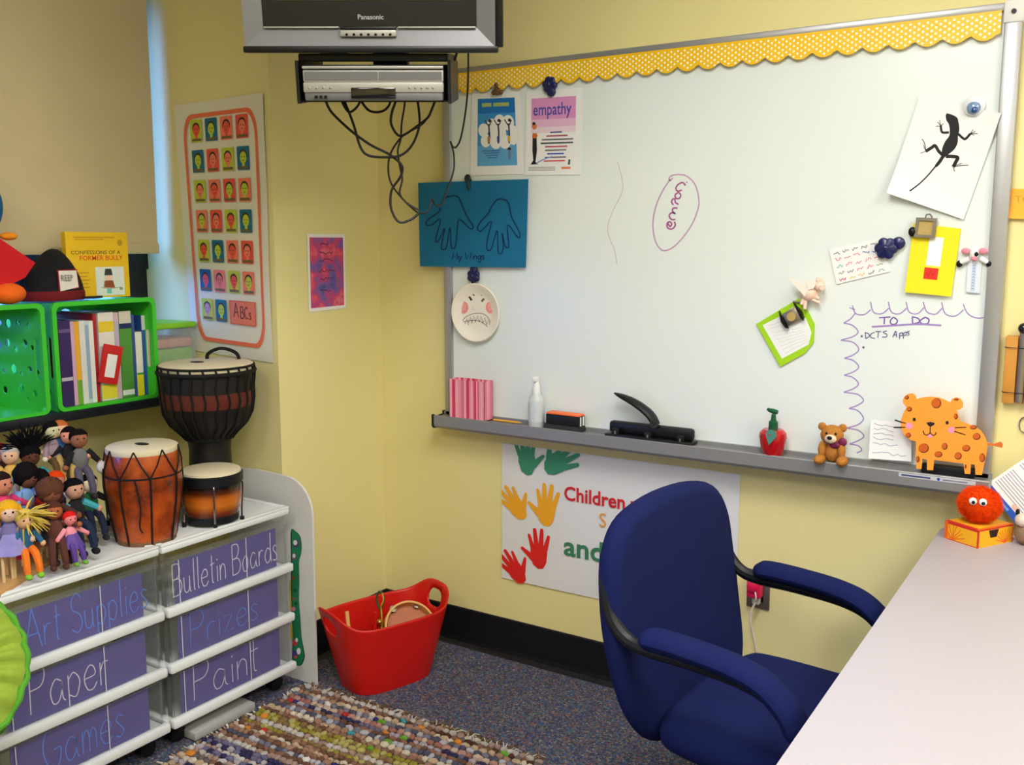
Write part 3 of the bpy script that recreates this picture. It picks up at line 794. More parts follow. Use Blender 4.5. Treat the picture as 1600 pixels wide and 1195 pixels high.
MB().ell(c + Vector((0, -.009, -.006)), (.017, .010, .016)).build('dome', mat('blue_glass_dome', (120, 150, 190), .08, var=.5, scale=60, coat=1), t)
MB().ell(c + Vector((.003, -.016, -.012)), (.008, .005, .008)).build('blue_swirl', mat('deep_blue_gloss', (24, 70, 140), .1, coat=1), t)
# word card
mp5 = board_sheet([(1296, 390), (1376, 372), (1392, 424), (1308, 444)], .003)
t = thing('word_card', 'white card covered in small coloured handwritten words', 'card', center(mp5)); sheet('sheet', mp5, m_paper, t)
p = Print(lambda u, v, h: mp5(u, v, h + .0007)); rr = random.Random(3)
for v0, cs in [(.86, [(120, 120, 120)] * 5), (.68, [(220, 120, 150), (220, 120, 150), (226, 130, 160), (60, 80, 170), (60, 80, 170)]), (.48, [(110, 190, 180), (222, 130, 160), (222, 130, 160), (230, 140, 160), (230, 120, 70)]), (.28, [(150, 150, 150), (130, 120, 150), (222, 120, 140), (220, 110, 150), (140, 190, 150)]), (.1, [(190, 60, 110), (236, 200, 90), (236, 200, 90), (110, 110, 130), (150, 190, 170)])]:
    for k, cl in enumerate(cs):
        u0 = .07 + k * .18; q = [(u0 + i * .02, v0 + rr.uniform(-.05, .05)) for i in range(7)]
        p.stroke(q, .025, cl, 1, smooth=False, asp=.7)
p.build('handwriting', M_PRINT, t, smooth=False)
# yellow card
YC = [(1428, 349), (1502, 357), (1487, 463), (1415, 456)]
mp6 = board_sheet(YC, .004)
t = thing('yellow_card', 'bright yellow folded card with white and red labels', 'card', center(mp6))
sheet('card', mp6, mat('yellow_card', (250, 226, 22), .6, var=.03), t, t=.003, curl=lambda u, v: .006 * (1 - v) ** 2)
yc = lambda u, v, h: mp6(u, v, h + .0032 + .006 * (1 - v) ** 2)
b = MB(); p = Print(yc); p.rect(.38, .42, .68, .84, (250, 250, 250)); p.rect(.36, .22, .66, .39, (222, 50, 34))
for k in range(6): p.stroke([(.42, .8 - k * .06), (.5, .78 - k * .06), (.55, .805 - k * .06), (.63, .785 - k * .06)], .012, (150, 156, 176), 2, asp=.7)
p.stroke([(.41, .32), (.46, .27), (.5, .34), (.55, .28), (.6, .33)], .012, (170, 20, 20), 2, asp=.7)
p.build('labels', M_PRINT, t, smooth=False)
c = bp(1448, 356, .010); t = thing('square_clip', 'square steel clip with gold centre on the yellow card', 'magnet clip', c)
M = frame((1, 0, -.06), (.06, 0, 1), (0, -1, 0), c)
MB().plate([(-.026, -.026), (.026, -.026), (.026, .026), (-.026, .026)], [[(-.018, -.018), (.018, -.018), (.018, .018), (-.018, .018)]], 0, .01, M).build('frame', m_steel, t, smooth=False)
MB().box(-.018, .018, -.018, .018, 0, .006, M).build('inset', m_gold, t, smooth=False)
MB().tube([M @ Vector(q) for q in [(-.004, .026, .005), (-.002, .034, .006), (.006, .036, .006), (.012, .03, .006), (.012, .026, .005)]], .0022).build('loop', m_steel, t)
MB().ell(M @ Vector((-.032, -.012, .006)), (.01, .008, .013)).build('hinge', m_dark, t)
# cow bookmark magnet
c = bp(1524, 420, .004); t = thing('cow_magnet', 'white cow magnet with pink ears holding a pale blue striped strip', 'magnet', c)
m_cow = mat('glossy_white', (244, 243, 242), .3)
MB().ell(bp(1523, 395, .010), (.011, .008, .018)).build('head', m_cow, t)
for x, s in ((1510, -1), (1537, 1)): MB().ell(bp(x, 392, .010), (.011, .004, .008)).build('ear', mat('pink_gloss', (236, 140, 160), .4), t)
MB().ell(bp(1523, 404, .014), (.008, .008, .006)).build('muzzle', MATS['pink_gloss'], t)
MB().ell(bp(1527, 397, .017), (.005, .003, .006)).build('eye_patch', m_dark, t)
for x0, x1 in ((1515, 1500), (1533, 1546)):
    o = MB().cyl(bp(x0, 404, .008), bp(x1, 411, .008), .007, .006).build('arm', m_cow, t)
    MB().ell(bp(x1, 412, .008), (.008, .007, .009)).build('hoof', m_dark, o)
mp7 = board_sheet([(1513, 407), (1535, 409), (1531, 459), (1510, 457)], .004); sheet('strip', mp7, mat('pale_blue_strip', (222, 229, 238), .5), t)
p = Print(lambda u, v, h: mp7(u, v, h + .0007)); p.rect(.3, .06, .62, .95, (200, 214, 234))
for k in range(9): p.stroke([(.36, .12 + k * .09), (.46, .16 + k * .09), (.56, .11 + k * .09)], .02, (120, 140, 190), 2, asp=2)
p.rect(0, 0, 1, .03, (170, 180, 196), 2); p.build('print', M_PRINT, t, smooth=False)
# flying pig magnet
c = bp(1268, 455, .006); t = thing('winged_pig_magnet', 'pale pink winged pig figurine magnet above the green note', 'magnet', c)
m_pig = mat('pale_pink_resin', (240, 208, 190), .5, var=.08)
MB().ell(bp(1266, 458, .02), (.026, .018, .022), fn=lambda d: 1 + .08 * d.x).build('body', m_pig, t)
MB().ell(bp(1284, 447, .024), (.014, .014, .014)).build('head', m_pig, t)
MB().cyl(bp(1288, 448, .03), bp(1291, 449, .044), .007, .0065).build('snout', m_pig, t)
for x, y in ((1281, 437), (1287, 438)): MB().ell(bp(x, y, .022), (.005, .003, .008)).build('ear', m_pig, t)
wing = lambda pts, off, nm: MB().prism([(q.x, q.z) for q in [bp(*a, off) for a in pts]], 0, .004, frame((1, 0, 0), (0, 0, 1), (0, -1, 0), Vector((0, YS - off, 0)))).build(nm, mat('cream_resin', (246, 234, 224), .5), t)
wing([(1263, 462), (1252, 450), (1239, 434), (1251, 438), (1264, 443), (1268, 452)], .034, 'wing'); wing([(1268, 452), (1266, 440), (1272, 436), (1281, 442), (1277, 450)], .034, 'wing')
for x0, y0, x1, y1 in ((1259, 466, 1256, 475), (1270, 466, 1285, 473), (1262, 466, 1261, 482), (1275, 462, 1283, 466)): MB().cyl(bp(x0, y0, .022), bp(x1, y1, .024), .006, .005).build('leg', m_pig, t)
# green note
G1 = lambda pts: [bp(*q, .006) for q in cr(1180, 420, 7.467, pts)]
t = thing('green_note', 'lime green paper note with a white page and handwriting', 'note', bp(1228, 570, .006))
gm = frame((1, 0, 0), (0, 0, 1), (0, -1, 0), Vector((0, YS, 0)))
go = [(q.x, q.z) for q in G1([(20, 640), (520, 340), (560, 390), (640, 520), (700, 640), (690, 850), (590, 980), (300, 1140)])]
def gcurl(q): return .004
MB().prism(go, .006, .0068, gm).build('backing', mat('lime_paper', (164, 216, 24), .7), t, smooth=False)
MB().prism([(q.x, q.z) for q in G1([(95, 655), (280, 560), (490, 420), (600, 580), (665, 740), (630, 880), (320, 1045)])], .0068, .0074, gm).build('page', m_paper, t, smooth=False)
p = Print(lambda u, v, h: bp(u, v, .0075 + h)); rr = random.Random(5)
for k in range(9):
    a = cr(1180, 420, 7.467, [(150 + k * 26, 660 + k * 40), (520 + k * 16, 640 + k * 24)])
    if k < 2: a[1] = cr(1180, 420, 7.467, [(300, 620 + k * 40)])[0]
    p.stroke([(a[0][0] + (a[1][0] - a[0][0]) * i / 8, a[0][1] + (a[1][1] - a[0][1]) * i / 8 + rr.uniform(-.7, .7)) for i in range(9)], .45, (196, 200, 208))
p.build('handwriting', M_PRINT, t, smooth=False)
c = bp(1240, 494, .012); t = thing('winged_clip', 'steel clip with gold round centre on the green note', 'magnet clip', c)
M = frame((.86, 0, .5), (-.5, 0, .86), (0, -1, 0), c)
MB().rbox(-.022, .022, -.02, .02, 0, .008, .003, 2, M).build('plate', m_steel, t)
MB().lathe([(0, .012), (.013, .012), (.013, .006)], 20, M).build('inset', m_gold, t)
for s in (-1, 1): MB().prism([(s * .024, -.026), (s * .024, .032), (s * .033, .0), (s * .03, -.02)], 0, .014, M).build('jaw', m_dark, t, smooth=False)
MB().cyl(bp(1241, 471, .012), bp(1253, 472, .012), .003).build('handle', m_steel, t)
# =================================================================== THINGS IN THE TRAY
ZT = .8845
def ty(x, y, d): return on(1, YS - d, x, y)      # point at distance d in front of the board
BACKF = frame((1, 0, 0), (0, 0, 1), (0, -1, 0), Vector((0, 0, 0)))
# pink striped open box
x0 = ty(702, 640, .066).x; x1 = ty(757, 646, .066).x; zt = ty(704, 592, .066).z; yb, yf = YS - .014, YS - .066
t = thing('pink_striped_box', 'open pink and red striped box at the left end of the tray', 'box', ((x0 + x1) / 2, YS - .04, ZT))
rr = random.Random(11); PKc = [(238, 150, 168), (214, 60, 96), (244, 176, 188), (200, 48, 84), (226, 116, 142)]
m_card = attr_mat('striped_card', .6)
def stripe_wall(p0, p1, z0, z1, th, seed):
    r2 = random.Random(seed); b = MB(); p0 = Vector(p0); p1 = Vector(p1); d = (p1 - p0); L = d.length; d.normalize(); n = Vector((-d.y, d.x)) * th
    a = 0; k = 0
    while a < L - 1e-5:
        w = min(r2.choice([.004, .006, .009, .013]), L - a); q0 = p0 + d * a; q1 = p0 + d * (a + w); b.col = PKc[k % 2 if k % 5 else 4] if k % 3 else PKc[2]
        b.add([(q0.x, q0.y, z0), (q1.x, q1.y, z0), (q1.x + n.x, q1.y + n.y, z0), (q0.x + n.x, q0.y + n.y, z0), (q0.x, q0.y, z1), (q1.x, q1.y, z1), (q1.x + n.x, q1.y + n.y, z1), (q0.x + n.x, q0.y + n.y, z1)],
              [(0, 3, 2, 1), (4, 5, 6, 7), (0, 1, 5, 4), (1, 2, 6, 5), (2, 3, 7, 6), (3, 0, 4, 7)])
        a += w; k += 1
    return b
for k, (a, c_) in enumerate([((x0, yf), (x1, yf)), ((x1, yf), (x1, yb)), ((x1, yb), (x0, yb)), ((x0, yb), (x0, yf))]):
    stripe_wall(a, c_, ZT, zt, .002, k).build('panel', m_card, t, smooth=False)
b = MB(); b.col = PKc[0]; b.box(x0, x1, yf, yb, ZT, ZT + .003); b.build('base', m_card, t, smooth=False)
# spray bottle
c = ty(838, 655, .045); c.z = ZT
t = thing('spray_bottle', 'small clear spray bottle with white cap and pale label in the tray', 'spray bottle', c)
m_clear = mat('cloudy_plastic', (222, 226, 232), .25, var=.02, trans=.25)
MB().lathe([(0, 0), (.025, 0), (.027, .006), (.027, .085), (.024, .1), (.014, .112), (.011, .12), (0, .12)], 28, TR(*c)).build('bottle', m_clear, t)
MB().lathe([(.0274, .02), (.0276, .02), (.0276, .082), (.0274, .082)], 28, TR(*c)).build('label_band', mat('pale_label', (206, 212, 222), .5, var=.12, scale=70), t)
MB().lathe([(.013, .114), (.0125, .14), (.009, .15), (.008, .158), (0, .158)], 20, TR(*c)).build('cap', m_white, t)
MB().rbox(c.x - .009, c.x + .008, c.y - .02, c.y + .008, c.z + .155, c.z + .172, .004).build('nozzle', m_white, t)
p = Print(lambda u, v, h: Vector((c.x + (.0277 + h) * math.sin(u), c.y - (.0277 + h) * math.cos(u), c.z + v)))
p.rect(-1.25, .06, -1.0, .075, (50, 50, 60)); p.rect(-1.2, .045, -1.05, .05, (70, 70, 80)); p.rect(-.3, .03, .3, .036, (150, 156, 170)); p.rect(-.35, .05, .4, .072, (176, 184, 206)); p.rect(-.2, .022, .25, .026, (150, 156, 170))
p.build('label_print', M_PRINT, t, smooth=False)
# eraser
x0 = ty(853, 655, .05).x; x1 = ty(908, 660, .05).x
t = thing('board_eraser', 'black eraser block with orange top and white end stripes', 'eraser', ((x0 + x1) / 2, YS - .045, ZT))
m_felt = mat('grey_felt', (46, 44, 50), .95, var=.15, scale=120)
MB().prism([(-.066, 0), (-.016, 0), (-.022, .018), (-.060, .018)], x0, x1, frame((0, 1, 0), (0, 0, 1), (1, 0, 0), Vector((0, YS, ZT)))).build('felt_base', m_felt, t, smooth=False)
MB().rbox(x0 + .006, x1 - .002, YS - .062, YS - .02, ZT + .018, ZT + .052, .003).build('body', m_black, t)
MB().rbox(x0 + .006, x1 - .002, YS - .060, YS - .02, ZT + .052, ZT + .058, .002).build('top_pad', mat('orange_pad', (255, 118, 62), .5), t)
for yy in (YS - .054, YS - .036): MB().box(x1 - .002, x1 - .0012, yy, yy + .008, ZT + .02, ZT + .05).build('end_stripe', m_white, t, smooth=False)
# three-hole punch
x0 = ty(948, 662, .055).x; x1 = ty(1083, 680, .055).x
t = thing('hole_punch', 'black three-hole punch with raised lever on the tray', 'hole punch', ((x0 + x1) / 2, YS - .045, ZT))
m_bk = mat('black_metal', (24, 24, 28), .4, .3, var=.1)
MB().rbox(x0, x1, YS - .072, YS - .016, ZT, ZT + .012, .004).build('base_plate', m_bk, t)
MB().rbox(x0 + .004, x1 - .004, YS - .05, YS - .022, ZT + .012, ZT + .05, .01).build('bar', m_bk, t)
for u in (.12, .5, .87):
    xx = x0 + (x1 - x0) * u
    MB().rbox(xx - .012, xx + .012, YS - .066, YS - .05, ZT + .01, ZT + .03, .003).build('punch_head', m_bk, t)
    MB().cyl((xx, YS - .064, ZT + .01), (xx, YS - .064, ZT + .022), .004).build('pin', m_steel, t)
pl = [ty(*q, .045) for q in [(1026, 664), (1014, 646), (990, 628), (960, 614)]]
b = MB(); b.tube(cat_rom(pl, 5), [.018, .02, .021, .022, .022, .022, .022, .021, .021, .02, .019, .018, .016, .014, .01, .004][:len(cat_rom(pl, 5))], 10, sx=.62, up=(0, 1, 0)); b.build('lever', m_bk, t)
MB().cyl(ty(1022, 662, .062), ty(1022, 662, .025), .014).build('pivot', m_bk, t)
# apple bottle
c = ty(1207, 697, .045); c.z = ZT
t = thing('apple_soap_bottle', 'red apple shaped soap bottle with green pump', 'soap bottle', c)
MB().lathe([(0, 0), (.026, 0), (.029, .006), (.036, .035), (.040, .055), (.038, .067), (.028, .077), (.014, .077), (.009, .071), (0, .070)], 30, TR(*c), fn=lambda a, z: 1 + .04 * math.cos(4 * a) * (1 if z < .02 else .3)).build('apple', mat('apple_red', (186, 16, 24), .25, var=.12, coat=.4), t)
m_dg = mat('pump_green', (12, 84, 48), .35, var=.1)
MB().lathe([(.014, .07), (.013, .1), (.008, .104), (.006, .122), (0, .122)], 18, TR(*c)).build('collar', m_dg, t)
MB().tube([c + Vector(q) for q in [(.012, 0, .128), (.0, 0, .13), (-.012, -.004, .133), (-.018, -.006, .137)]], [.006, .0075, .006, .004], 10).build('pump_head', m_dg, t)
MB().prism([(-.014, 0), (0, -.03), (.018, -.004), (.016, .012), (0, .016), (-.012, .012)], 0, .002, frame((1, 0, 0), (0, .35, .94), (0, -.94, .35), c + Vector((.004, -.036, .066)))).build('leaf_tag', mat('leaf_teal', (60, 120, 110), .3), t, smooth=False)
# teddy
def teddy(c, s, face):
    t = thing('teddy_bear', 'small golden teddy bear with plum bow sitting in the tray', 'plush toy', c, face)
    m_fur = mat('golden_plush', (186, 124, 58), .95, var=.22, scale=150, bump=.8, bscale=300, spec=.1); m_muz = mat('cream_plush', (232, 214, 190), .95, var=.1, scale=150, bump=.6)
    M = TM[t.name]; fn = lambda d: 1 + .03 * mnoise.noise(d * 6)
    g = lambda nm, o, r, m, par=None: MB().ell(M @ Vector([q * s for q in o]) , [q * s for q in r], 18, 12, fn=fn).build(nm, m, par or t)
    g('torso', (0, 0, .28), (.22, .19, .28), m_fur)
    h = g('head', (-.03, -.03, .68), (.27, .25, .24), m_fur)
    g('muzzle', (-.03, -.25, .62), (.14, .1, .11), m_muz, h); g('nose', (-.04, -.35, .66), (.06, .03, .045), m_dark, h)
    for q in (-.13, .08): g('eye', (q, -.25, .75), (.03, .02, .03), m_dark, h)
    for q in (-.27, .2): e_ = g('ear', (q, 0, .86), (.1, .06, .1), m_fur, h)
    for q in (-.27, .27): g('leg', (q * .95, -.26, .11), (.13, .25, .12), m_fur)
    for q in (-.23, .22): g('arm', (q, -.14, .33), (.09, .12, .2), m_fur)
    bw = g('bow', (.13, -.2, .47), (.06, .05, .06), mat('plum_satin', (120, 30, 76), .5, var=.15), t)
    for q in (.04, .24): g('bow_loop', (q, -.19, .49 + (.07 if q > .1 else 0)), (.1, .04, .1), MATS['plum_satin'], bw)
c = ty(1301, 712, .05); c.z = ZT
teddy(c, .118, .1)
# small note
mp = quad_map([ty(1361, 655, .02), ty(1424, 662, .02), ty(1424, 721, .03), ty(1357, 716, .03)], (0, -1, 0))
t = thing('small_note', 'small white handwritten note beside the orange leopard', 'note', mp(.5, 0)); sheet('sheet', mp, m_paper, t)
p = Print(lambda u, v, h: mp(u, v, h + .0007)); rr = random.Random(9)
for k in range(7):
    if k == 5: continue
    p.stroke([(.08 + i * .1, .9 - k * .12 + rr.uniform(-.03, .03) - i * .006) for i in range(rr.randint(6, 9))], .02, (176, 174, 196), asp=1)
p.build('handwriting', M_PRINT, t, smooth=False)
# leopard cut-out
DL = .055; Lp = lambda pts: [(q.x, q.z) for q in [ty(*a, DL) for a in cr(1350, 600, 5.196, pts)]]
lo = Lp([(315, 130), (325, 105), (355, 80), (395, 75), (418, 95), (425, 122), (470, 110), (540, 103), (610, 110), (660, 130), (698, 150), (715, 120), (750, 108), (785, 120), (803, 155), (800, 190), (775, 208), (752, 212), (765, 250), (775, 300), (830, 318), (900, 345), (950, 380), (985, 435), (1000, 475), (1040, 484), (1040, 505), (1005, 495), (995, 560), (975, 650), (957, 738), (905, 735), (900, 655), (868, 650), (862, 730), (818, 728), (808, 645), (570, 615), (560, 700), (510, 698), (512, 615), (475, 605), (465, 690), (425, 688), (420, 600), (422, 465), (380, 455), (330, 420), (300, 360), (300, 290), (320, 230), (345, 190), (315, 150)])
c = ty(1480, 738, DL)
t = thing('leopard_cutout', 'flat orange spotted leopard cut-out standing in the tray', 'cut-out', (c.x, c.y, ZT))
LM = frame((1, 0, 0), (0, 0, 1), (0, -1, 0), Vector((0, YS - DL, 0)))
MB().prism(lo, -.004, .0, LM).build('body', mat('orange_foam', (255, 158, 52), .7, var=.03), t, smooth=False)
MB().prism(Lp([(1000, 478), (1060, 485), (1085, 475), (1110, 468), (1128, 490), (1120, 517), (1090, 510), (1060, 502), (1005, 495)]), -.003, .001, LM).build('tail', mat('rust_foam', (214, 110, 42), .7), t, smooth=False)
LMP = lambda x, y, h: Vector((ty(x, y, DL).x, YS - DL - h - .0003, ty(x, y, DL).z))
p = Print(LMP)
Q = lambda pts: cr(1350, 600, 5.196, pts)
BR1, BR2 = (208, 96, 28), (112, 56, 20)
for cx, cy, rx, ry in [(588, 155, 40, 42), (368, 203, 22, 20), (746, 262, 16, 24), (348, 108, 18, 16), (750, 124, 20, 10), (888, 350, 28, 18), (915, 425, 32, 28), (485, 520, 43, 38), (655, 505, 24, 28), (605, 570, 32, 25), (830, 520, 33, 27), (765, 583, 30, 30), (437, 610, 15, 26), (960, 597, 24, 36), (825, 668, 8, 18), (360, 415, 22, 20)]:
    a, b_ = Q([(cx, cy)])[0]; ps = Print(LMP); ps.disc(a, b_, rx / 5.196, ry / 5.196, BR2, 1); ps.disc(a - .7, b_ - .5, rx / 5.196 - 1.1, ry / 5.196 - 1.1, BR1, 2); ps.build('spot', M_PRINT, t, smooth=False)
for cx, cy in ((408, 287), (675, 313)): ps = Print(LMP); ps.disc(*Q([(cx, cy)])[0], 2.6, 2.9, (50, 30, 24), 3); ps.build('eye', M_PRINT, t, smooth=False)
for cx, cy in ((367, 338), (710, 373)): ps = Print(LMP); ps.disc(*Q([(cx, cy)])[0], 5.4, 5.0, (255, 152, 190), 3); ps.build('cheek', M_PRINT, t, smooth=False)
p.disc(*Q([(537, 421)])[0], 4, 2.6, (255, 150, 190), 3)
p.poly(Q([(505, 312), (540, 306), (575, 315), (570, 330), (545, 345), (525, 340)]), (44, 30, 34), 4)
for st in [[(538, 340), (537, 395)], [(480, 378), (490, 405), (515, 412), (537, 395)], [(537, 395), (560, 415), (580, 408), (586, 390)], ]:
    p.stroke(Q(st), 1.7, (86, 48, 26), 5)
p.build('muzzle_drawing', M_PRINT, t, smooth=False)
for st in [[(738, 354), (830, 350)], [(732, 382), (825, 412)], [(300, 308), (340, 318)], [(300, 350), (335, 350)]]:
    ps = Print(LMP); ps.stroke(Q(st), 1.7, (86, 48, 26), 5); ps.build('whisker_line', M_PRINT, t, smooth=False)
for st in ([(250, 292), (305, 309)], [(242, 352), (305, 351)]):
    q = Q(st); MB().cyl(ty(*q[0], DL), ty(*q[1], DL), .002).build('whisker', m_dark, t)
# black marker tray piece behind its legs
a, b_ = ty(1440, 720, .03).x, ty(1533, 731, .03).x
MB().rbox(a, b_ - .012, YS - .036, YS - .0135, ZT, ZT + .024, .004).build('black_marker_box', m_black, None, label='flat black box lying in the tray behind the leopard legs', cat='box')
a, b_ = ty(771, 648, .03).x, ty(816, 652, .03).x
t = thing('yellow_pencil', 'yellow pencil lying in the tray beside the pink box', 'pencil', ((a + b_) / 2, YS - .03, ZT))
MB().cyl((a, YS - .03, ZT + .004), (b_ - .012, YS - .03, ZT + .004), .0038, n=6).build('shaft', mat('pencil_yellow', (240, 176, 60), .4), t, smooth=False)
MB().cyl((b_ - .012, YS - .03, ZT + .004), (b_, YS - .03, ZT + .004), .0038, .0005, n=6).build('tip', mat('pencil_wood', (214, 178, 130), .6), t, smooth=False)

# =================================================================== BANNER, OUTLET
BXa, BXb, BZa, BZb = -1.851, -.975, .298, .797
t = thing('handprint_banner', 'white banner with green, yellow and red handprints and lettering', 'banner', (-1.41, YB, BZa))
mpB = quad_map([(BXa, YB - .002, BZb), (BXb, YB - .002, BZb), (BXb, YB - .002, BZa), (BXa, YB - .002, BZa)], (0, -1, 0))
sheet('sheet', mpB, mat('banner_paper', (226, 226, 230), .7, var=.025, scale=6), t, t=.001, curl=lambda u, v: .003 * (math.sin(u * 9) * .5 + .5) * (1 - v))
class ClipPrint(Print):
    def poly(s, pts, col, layer=None):
        def cl(P, f):
            o = []
            for i in range(len(P)):
                a, b_ = P[i], P[(i + 1) % len(P)]; fa, fb = f(a), f(b_)
                if fa >= 0: o.append(a)
                if fa * fb < 0:
                    k = fa / (fa - fb); o.append((a[0] + (b_[0] - a[0]) * k, a[1] + (b_[1] - a[1]) * k))
            return o
        pts = cl(pts, lambda q: q[0] - BXa - .001); 
        if len(pts) > 2: pts = cl(pts, lambda q: BZb - .001 - q[1])
        if len(pts) > 2: super().poly(pts, col, layer)
        return s
BMP = lambda u, v, h: Vector((u, YB - .0068 - h, v))
def wp(x, y): q = on(1, YB - .006, x, y); return q.x, q.z
GRN, YEL, RED = (62, 142, 112), (242, 170, 40), (222, 40, 36)
for (x, y), sz, rot, cl, th in [((823, 716), .120, .12, GRN, 1), ((872, 722), .125, -.95, GRN, -1), ((806, 790), .112, .75, YEL, 1), ((854, 795), .125, -.05, YEL, -1), ((805, 890), .112, .75, RED, 1), ((842, 863), .12, .05, RED, -1)]:
    p = ClipPrint(BMP); p.handprint(*wp(x, y), sz, rot, cl, thumb=th); p.build('handprint', M_PRINT, t, smooth=False)
# thumb sides: handprint() puts the thumb on +x for thumb=1
u, v = wp(881, 779); p = Print(BMP); p.text('Children', u, v - .002, .068, (206, 34, 46), bold=.02, sx=.98); p.build('lettering', M_PRINT, t, smooth=False)
u, v2 = wp(984, 792); p = Print(BMP); p.text('m', u, v - .002, .068, (206, 34, 46), bold=.02, sx=1.12); p.build('lettering', M_PRINT, t, smooth=False)
u, v = wp(935, 822); p = Print(BMP); p.text('S', u, v, .07, (236, 158, 70), bold=-.004, sx=1.0); p.build('lettering', M_PRINT, t, smooth=False)
u, v = wp(881, 866); p = Print(BMP); p.text('and', u, v, .098, (58, 128, 92), bold=.022, sx=1.12); p.build('lettering', M_PRINT, t, smooth=False)
ox = -.905
t = thing('wall_outlet', 'grey steel wall outlet plate with a pink plug and pale cable', 'outlet', (ox, YB, .38))
MB().rbox(ox - .036, ox + .036, YB - .006, YB, .383, .505, .002).build('plate', m_steel, t)
for z in (.42, .465): MB().rbox(ox - .017, ox + .017, YB - .009, YB - .005, z - .014, z + .014, .004).build('socket', m_dark, t)
pg = MB().rbox(ox - .026, ox + .02, YB - .045, YB - .009, .425, .492, .009).build('pink_adapter', mat('hot_pink_plastic', (226, 24, 82), .35), t)
MB().ell((ox - .006, YB - .048, .465), (.017, .008, .02)).build('adapter_dome', MATS['hot_pink_plastic'], pg)
m_cable = mat('pale_cable', (214, 206, 188), .5)
MB().rbox(ox - .012, ox + .012, YB - .03, YB - .009, .402, .424, .005).build('white_plug', m_cable, t)
cb = MB().tube(cat_rom([(ox, YB - .03, .41), (ox - .012, YB - .035, .36), (ox + .004, YB - .03, .28), (ox + .016, YB - .025, .2), (ox + .01, YB - .024, .1), (ox + .012, YB - .03, .012)], 6), .0035).build('cable', m_cable, t)
MB().tube(cat_rom([(ox + .004, YB - .046, .45), (ox + .01, YB - .055, .435), (ox + .006, YB - .05, .42), (ox, YB - .03, .415)], 6), .0022).build('thin_cable', m_cable, t)

# =================================================================== RIGHT-HAND WALL THINGS
m_sticky = mat('orange_sticky', (250, 176, 54), .7, var=.04)
mp = quad_map([(-.292, YB - .002, 1.638), (-.2, YB - .002, 1.632), (-.197, YB - .002, 1.557), (-.287, YB - .002, 1.562)], (0, -1, 0))
t = thing('sticky_note', 'orange sticky note on the wall right of the whiteboard', 'sticky note', mp(.5, 0)); sheet('note', mp, m_sticky, t, t=.001, curl=lambda u, v: .008 * (1 - v) ** 2)
p = Print(lambda u, v, h: mp(u, v, h + .0012 + .008 * (1 - v) ** 2)); p.text('TO', .14, .56, .3, (206, 140, 30), bold=.0); p.stroke([(.55, .3), (.62, .2), (.66, .34)], .03, (206, 140, 30)); p.build('writing', M_PRINT, t, smooth=False)
m_pine = mat('honey_wood', (206, 142, 56), .5, var=.14, scale=25)
t = thing('wall_chime', 'wooden wall chime with steel tube and black ball mallet', 'chime', (-.232, YB, 1.085))
for xa, xb in ((-.272, -.243), (-.221, -.192)): MB().rbox(xa, xb, YB - .022, YB, 1.086, 1.262, .002).build('wood_strip', m_pine, t)
MB().rbox(-.243, -.221, YB - .01, YB, 1.086, 1.262, .001).build('wood_back', m_pine, t)
MB().cyl((-.232, YB - .02, 1.09), (-.232, YB - .02, 1.28), .0095).build('steel_tube', m_steel, t)
MB().ell((-.232, YB - .024, 1.283), .0145).build('mallet_ball', mat('black_gloss', (20, 20, 30), .2, coat=.5), t)
for z in (1.115, 1.232): MB().tube([(-.274, YB - .012, z), (-.27, YB - .024, z), (-.232, YB - .0315, z), (-.194, YB - .024, z), (-.19, YB - .012, z)], .0011, 6).build('cord', m_dark, t)
c = Vector((-.216, YB - .006, 1.03))
MB().tube([c + Vector((.012 * math.cos(a), -.003 * math.cos(a), .02 * math.sin(a))) for a in [2 * math.pi * i / 24 for i in range(24)]], .0018, 8, closed=True).build('wire_loop', m_steel, None, label='thin grey wire loop hanging below the wall chime', cat='hook')

# =================================================================== DESK
DZ = .74
m_lam = mat('grey_speckled_laminate', (170, 165, 174), .42, var=.045, scale=420, spec=.4)
m_edge = mat('desk_edge_band', (84, 80, 84), .5)
m_leg = mat('dark_grey_steel', (70, 70, 74), .4, .6)
dk = thing('desk', 'pale grey laminate desk pushed against the whiteboard wall', 'desk', (.03, 1.6, 0))
dout = []
for cx, cy, a in [(.45 - .05, 2.775 - .05, 0), (-.39 + .05, 2.775 - .05, 90), (-.39 + .05, .45 + .05, 180), (.45 - .05, .45 + .05, 270)]:
    for k in range(7): tt = math.radians(a + 15 * k); dout.append((cx + .05 * math.cos(tt), cy + .05 * math.sin(tt)))
MB().prism(dout, DZ - .003, DZ).build('desktop', m_lam, dk, smooth=False)
MB().prism(dout, DZ - .03, DZ - .003).build('edge_band', m_edge, dk, smooth=False)
for x in (-.33, .39):
    for y in (.55, 2.66): MB().rbox(x - .02, x + .02, y - .02, y + .02, 0, DZ - .03, .004).build('leg', m_leg, dk)
MB().box(.36, .38, .57, 2.64, .3, DZ - .03).build('modesty_panel', m_edge, dk, smooth=False)
